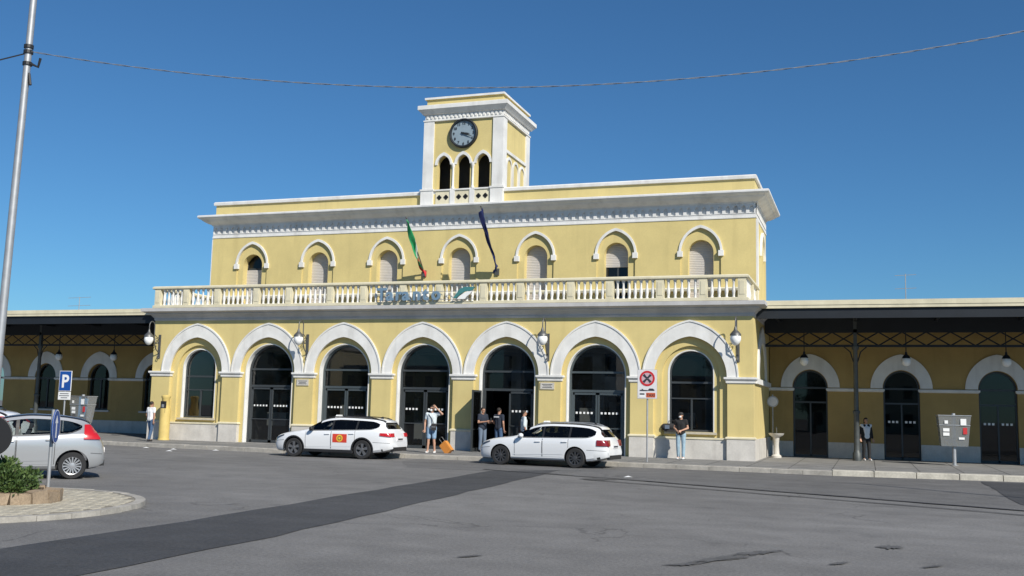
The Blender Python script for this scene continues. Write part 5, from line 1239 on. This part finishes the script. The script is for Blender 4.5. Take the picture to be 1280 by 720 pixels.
    for s_ in (-1,1):
        b = MB(); b.ball(hp(s_*.031,-.079,.008), (.012,.008,.008), 8, 6); b.build('eye', 'ink', t)
    if hat:
        b = MB(); b.lathe([(.0,.125),(.05,.12),(.085,.09),(.093,.05),(.092,.035)], n=18, cap=False); b.slab([(-.08,-.07),(.08,-.07),(.07,-.16),(0,-.185),(-.07,-.16)], .040, .050); me = b.mesh('cap', hat); smooth_mesh(me, 50); me.transform(Rh.to_4x4()); obj('cap', me, t, hd)
    return t, hp, j
# man walking away in white tee
person('man in white t-shirt and blue jeans walking away past the yellow post', (-11.5,-2.6,.15), R(168), 1.72, dict(knl=(.10,-.10,.50), anl=(.10,-.06,.085), anr=(-.105,.14,.10), knr=(-.10,.02,.50), wrl=(.26,-.12,.90), wrr=(-.25,.06,.88)), 'tee_white', 'denim', shoes='black', skin='skin_tan')
# tourist shading his eyes, tilted suitcase
t, hp, j = person('tourist in pale t-shirt and denim shorts shading his eyes with one hand', (1.98,-3.35,.15), R(8), 1.80, dict(ell=(.42,-.12,1.44), wrl=(.19,-.16,1.67), elr=(-.27,.03,1.12), wrr=(-.25,-.06,.86), anl=(.13,.02,.085), anr=(-.13,-.02,.085)), 'tee_pale', 'denim_sh', True, shoes='tee_white', look=R(-14))
b = MB(); b.ball(hp(0,-.075,-.05), (.052,.045,.042), 12, 8); b.build('face_mask', 'sticker', t, 60)
bg_ = thing('shoulder_bag', 'small black crossbody bag worn by the tourist in shorts', 'bag', (1.98,-3.35,.15), R(8))
b = MB(); b.bbox(.04,.22,-.23,-.15,.86,1.12,.02); b.build('pouch', 'bagblack', bg_); b = MB(); b.box(.05,.21,-.236,-.229,.98,1.0); b.build('zip', 'steel', bg_)
b = MB(); b.tube([(.12,-.19,1.11),(.05,-.165,1.28),(-.08,-.13,1.44),(-.14,-.02,1.50),(-.12,.10,1.45),(.0,.165,1.28),(.16,.13,1.12),(.19,-.08,1.05)], .012, 6); b.build('strap', 'bagblack', bg_, 60)
sc_ = thing('suitcase', 'orange wheeled suitcase tilted behind the tourist in shorts', 'suitcase', (2.62,-2.95,.15), R(-8))
b = MB(); b.bbox(-.22,.22,-.14,.14,.06,.72,.04); sh_ = b.build('shell', 'suitcase', sc_, 40); b = MB()
for x in (-.14,-.05,.05,.14): b.box(x-.012,x+.012,-.148,-.14,.12,.66)
b.build('rib', 'suitcase', sc_)
b = MB(); b.tube([(-.10,.10,.70),(-.10,.10,1.05),(.10,.10,1.05),(.10,.10,.70)], .010, 6); b.build('handle', 'steel', sc_)
for s_ in (-1,1):
    b = MB(); b.lathe([(.045,-.02),(.045,.02)], (s_*.17,.10,.045), 12, 'x'); b.build('castor', 'black', sc_)
for o in sc_.children: o.matrix_parent_inverse = Matrix.Rotation(R(-42), 4, 'Y') @ Matrix.Scale(.72, 4)
# two officers talking and a visitor at the open door
person('officer in navy polo reading a phone beside the open door leaf', (3.02,-.62,.15), R(62), 1.78, dict(ell=(.25,-.05,1.15), wrl=(.12,-.33,1.20), elr=(-.25,-.03,1.15), wrr=(-.06,-.34,1.20)), 'polo_navy', 'greyblue', sleeve=.55, skin='skin_tan', look=R(0), nod=R(14), group=None, belly=1.08)
ph = thing('mobile_phone', 'dark phone held by the officer beside the open door leaf', 'phone', (3.02,-.62,.15), R(62)); b = MB(); b.bbox(0,.075,-.47,-.455,1.20,1.36,.004); b.build('case', 'black', ph); b = MB(); b.box(.004,.071,-.4545,-.4535,1.21,1.35); b.build('screen', 'frame_lt', ph)
t, hp, j = person('officer in navy polo seen from behind in the open doorway', (3.62,-.35,.15), R(160), 1.78, dict(elr=(-.27,.05,1.13), wrr=(-.27,.0,.87), ell=(.28,.0,1.15), wrl=(.22,-.20,1.05)), 'polo_navy', 'denim', sleeve=.55, skin='skin_tan', belly=1.05)
b = MB(); b.box(-.13,.13,.158,.164,1.36,1.41); b.build('back_print', 'sticker', t)
person('visitor in pale open shirt standing in the doorway behind the estate car', (4.55,.05,.15), R(120), 1.70, dict(), 'tee_pale', 'greyblue', sleeve=1.2, skin='skin_tan')
# man leaning by the window with a bag on the sill
t, hp, j = person('man in black t-shirt, cap and light jeans standing by the arched window', (11.02,-.62,.15), R(-4), 1.76, dict(ell=(.26,.02,1.16), wrl=(.06,-.24,1.06), elr=(-.26,.02,1.16), wrr=(-.06,-.24,1.02), anl=(.10,-.05,.085), anr=(-.10,.03,.085)), 'tee_black', 'denim_lt', shoes='tee_white', hat='bagblack', look=R(-10), sleeve=.45)
b = MB(); b.ball(hp(0,-.075,-.05), (.052,.045,.042), 12, 8); b.build('face_mask', 'sticker', t, 60)
bp = thing('holdall_bag', 'dark holdall resting on the window sill beside the man in black', 'bag', (10.55,.14,1.165))
b = MB(); b.capsule((-.30,-.0,.17),(.26,0,.17),.13,.14,14); b.box(-.30,.28,-.10,.10,.0,.14); b.build('bag_body', 'bagblack', bp, 50)
b = MB(); b.tube([(-.15,-.06,.26),(-.12,-.07,.40),(.08,-.07,.41),(.12,-.06,.27)], .014, 6); b.build('handle', 'bagblack', bp, 60); b = MB(); b.box(-.26,-.08,-.142,-.12,.10,.24); b.build('pocket', 'greyblue', bp)
# woman in black by the canopy column
person('woman in black trousers and dark jacket beside the canopy column', (17.62,4.75,.15), R(25), 1.72, dict(anl=(.08,-.10,.085), knl=(.09,-.08,.5), wrl=(.30,.02,.86)), 'tee_white', 'tee_black', shoes='tee_white', hair='long', sleeve=0, skin='skin')
b = MB()
# her jacket hangs open over the white top
wj = thing('jacket', 'dark open jacket worn by the woman beside the canopy column', 'jacket', (17.62,4.75,.15), R(25))
b = MB(); 
for s_ in (-1,1):
    b.capsule((s_*.10,.0,.90),(s_*.09,.012,1.36),.112,.108); b.capsule((s_*.175,.01,1.41),(s_*.245,.03,1.13),.068,.054); b.capsule((s_*.245,.03,1.13),(s_*.27,-.0,.92),.052,.042)
obj('cloth', remeshed(b, 'cloth', 'tee_black', .014, 3), wj)
# drivers
def driver(lab, car, top, dy=-.36):
    base = car.matrix_world if False else Matrix.Translation(car.location) @ Matrix.Rotation(car.rotation_euler[2], 4, 'Z')
    p = base @ V(.04, dy, -.33)
    person(lab, p, car.rotation_euler[2]-math.pi/2, 1.72, dict(hpl=(.10,0,.93), hpr=(-.10,0,.93), knl=(.13,-.40,.93), knr=(-.13,-.40,.93), anl=(.12,-.62,.62), anr=(-.12,-.62,.62), ell=(.26,-.20,1.20), wrl=(.16,-.42,1.24), elr=(-.26,-.20,1.20), wrr=(-.16,-.42,1.24)), top, 'denim', sleeve=.6, skin='skin_tan', seated=True)
driver('driver in beige shirt sitting at the wheel of the plain white estate', T2, 'beige'); driver('driver in white shirt sitting at the wheel of the silver hatchback', T3, 'tee_white'); driver('driver in grey shirt sitting at the wheel of the emblem taxi', T1, 'tee_pale')
bpy.context.view_layer.update()
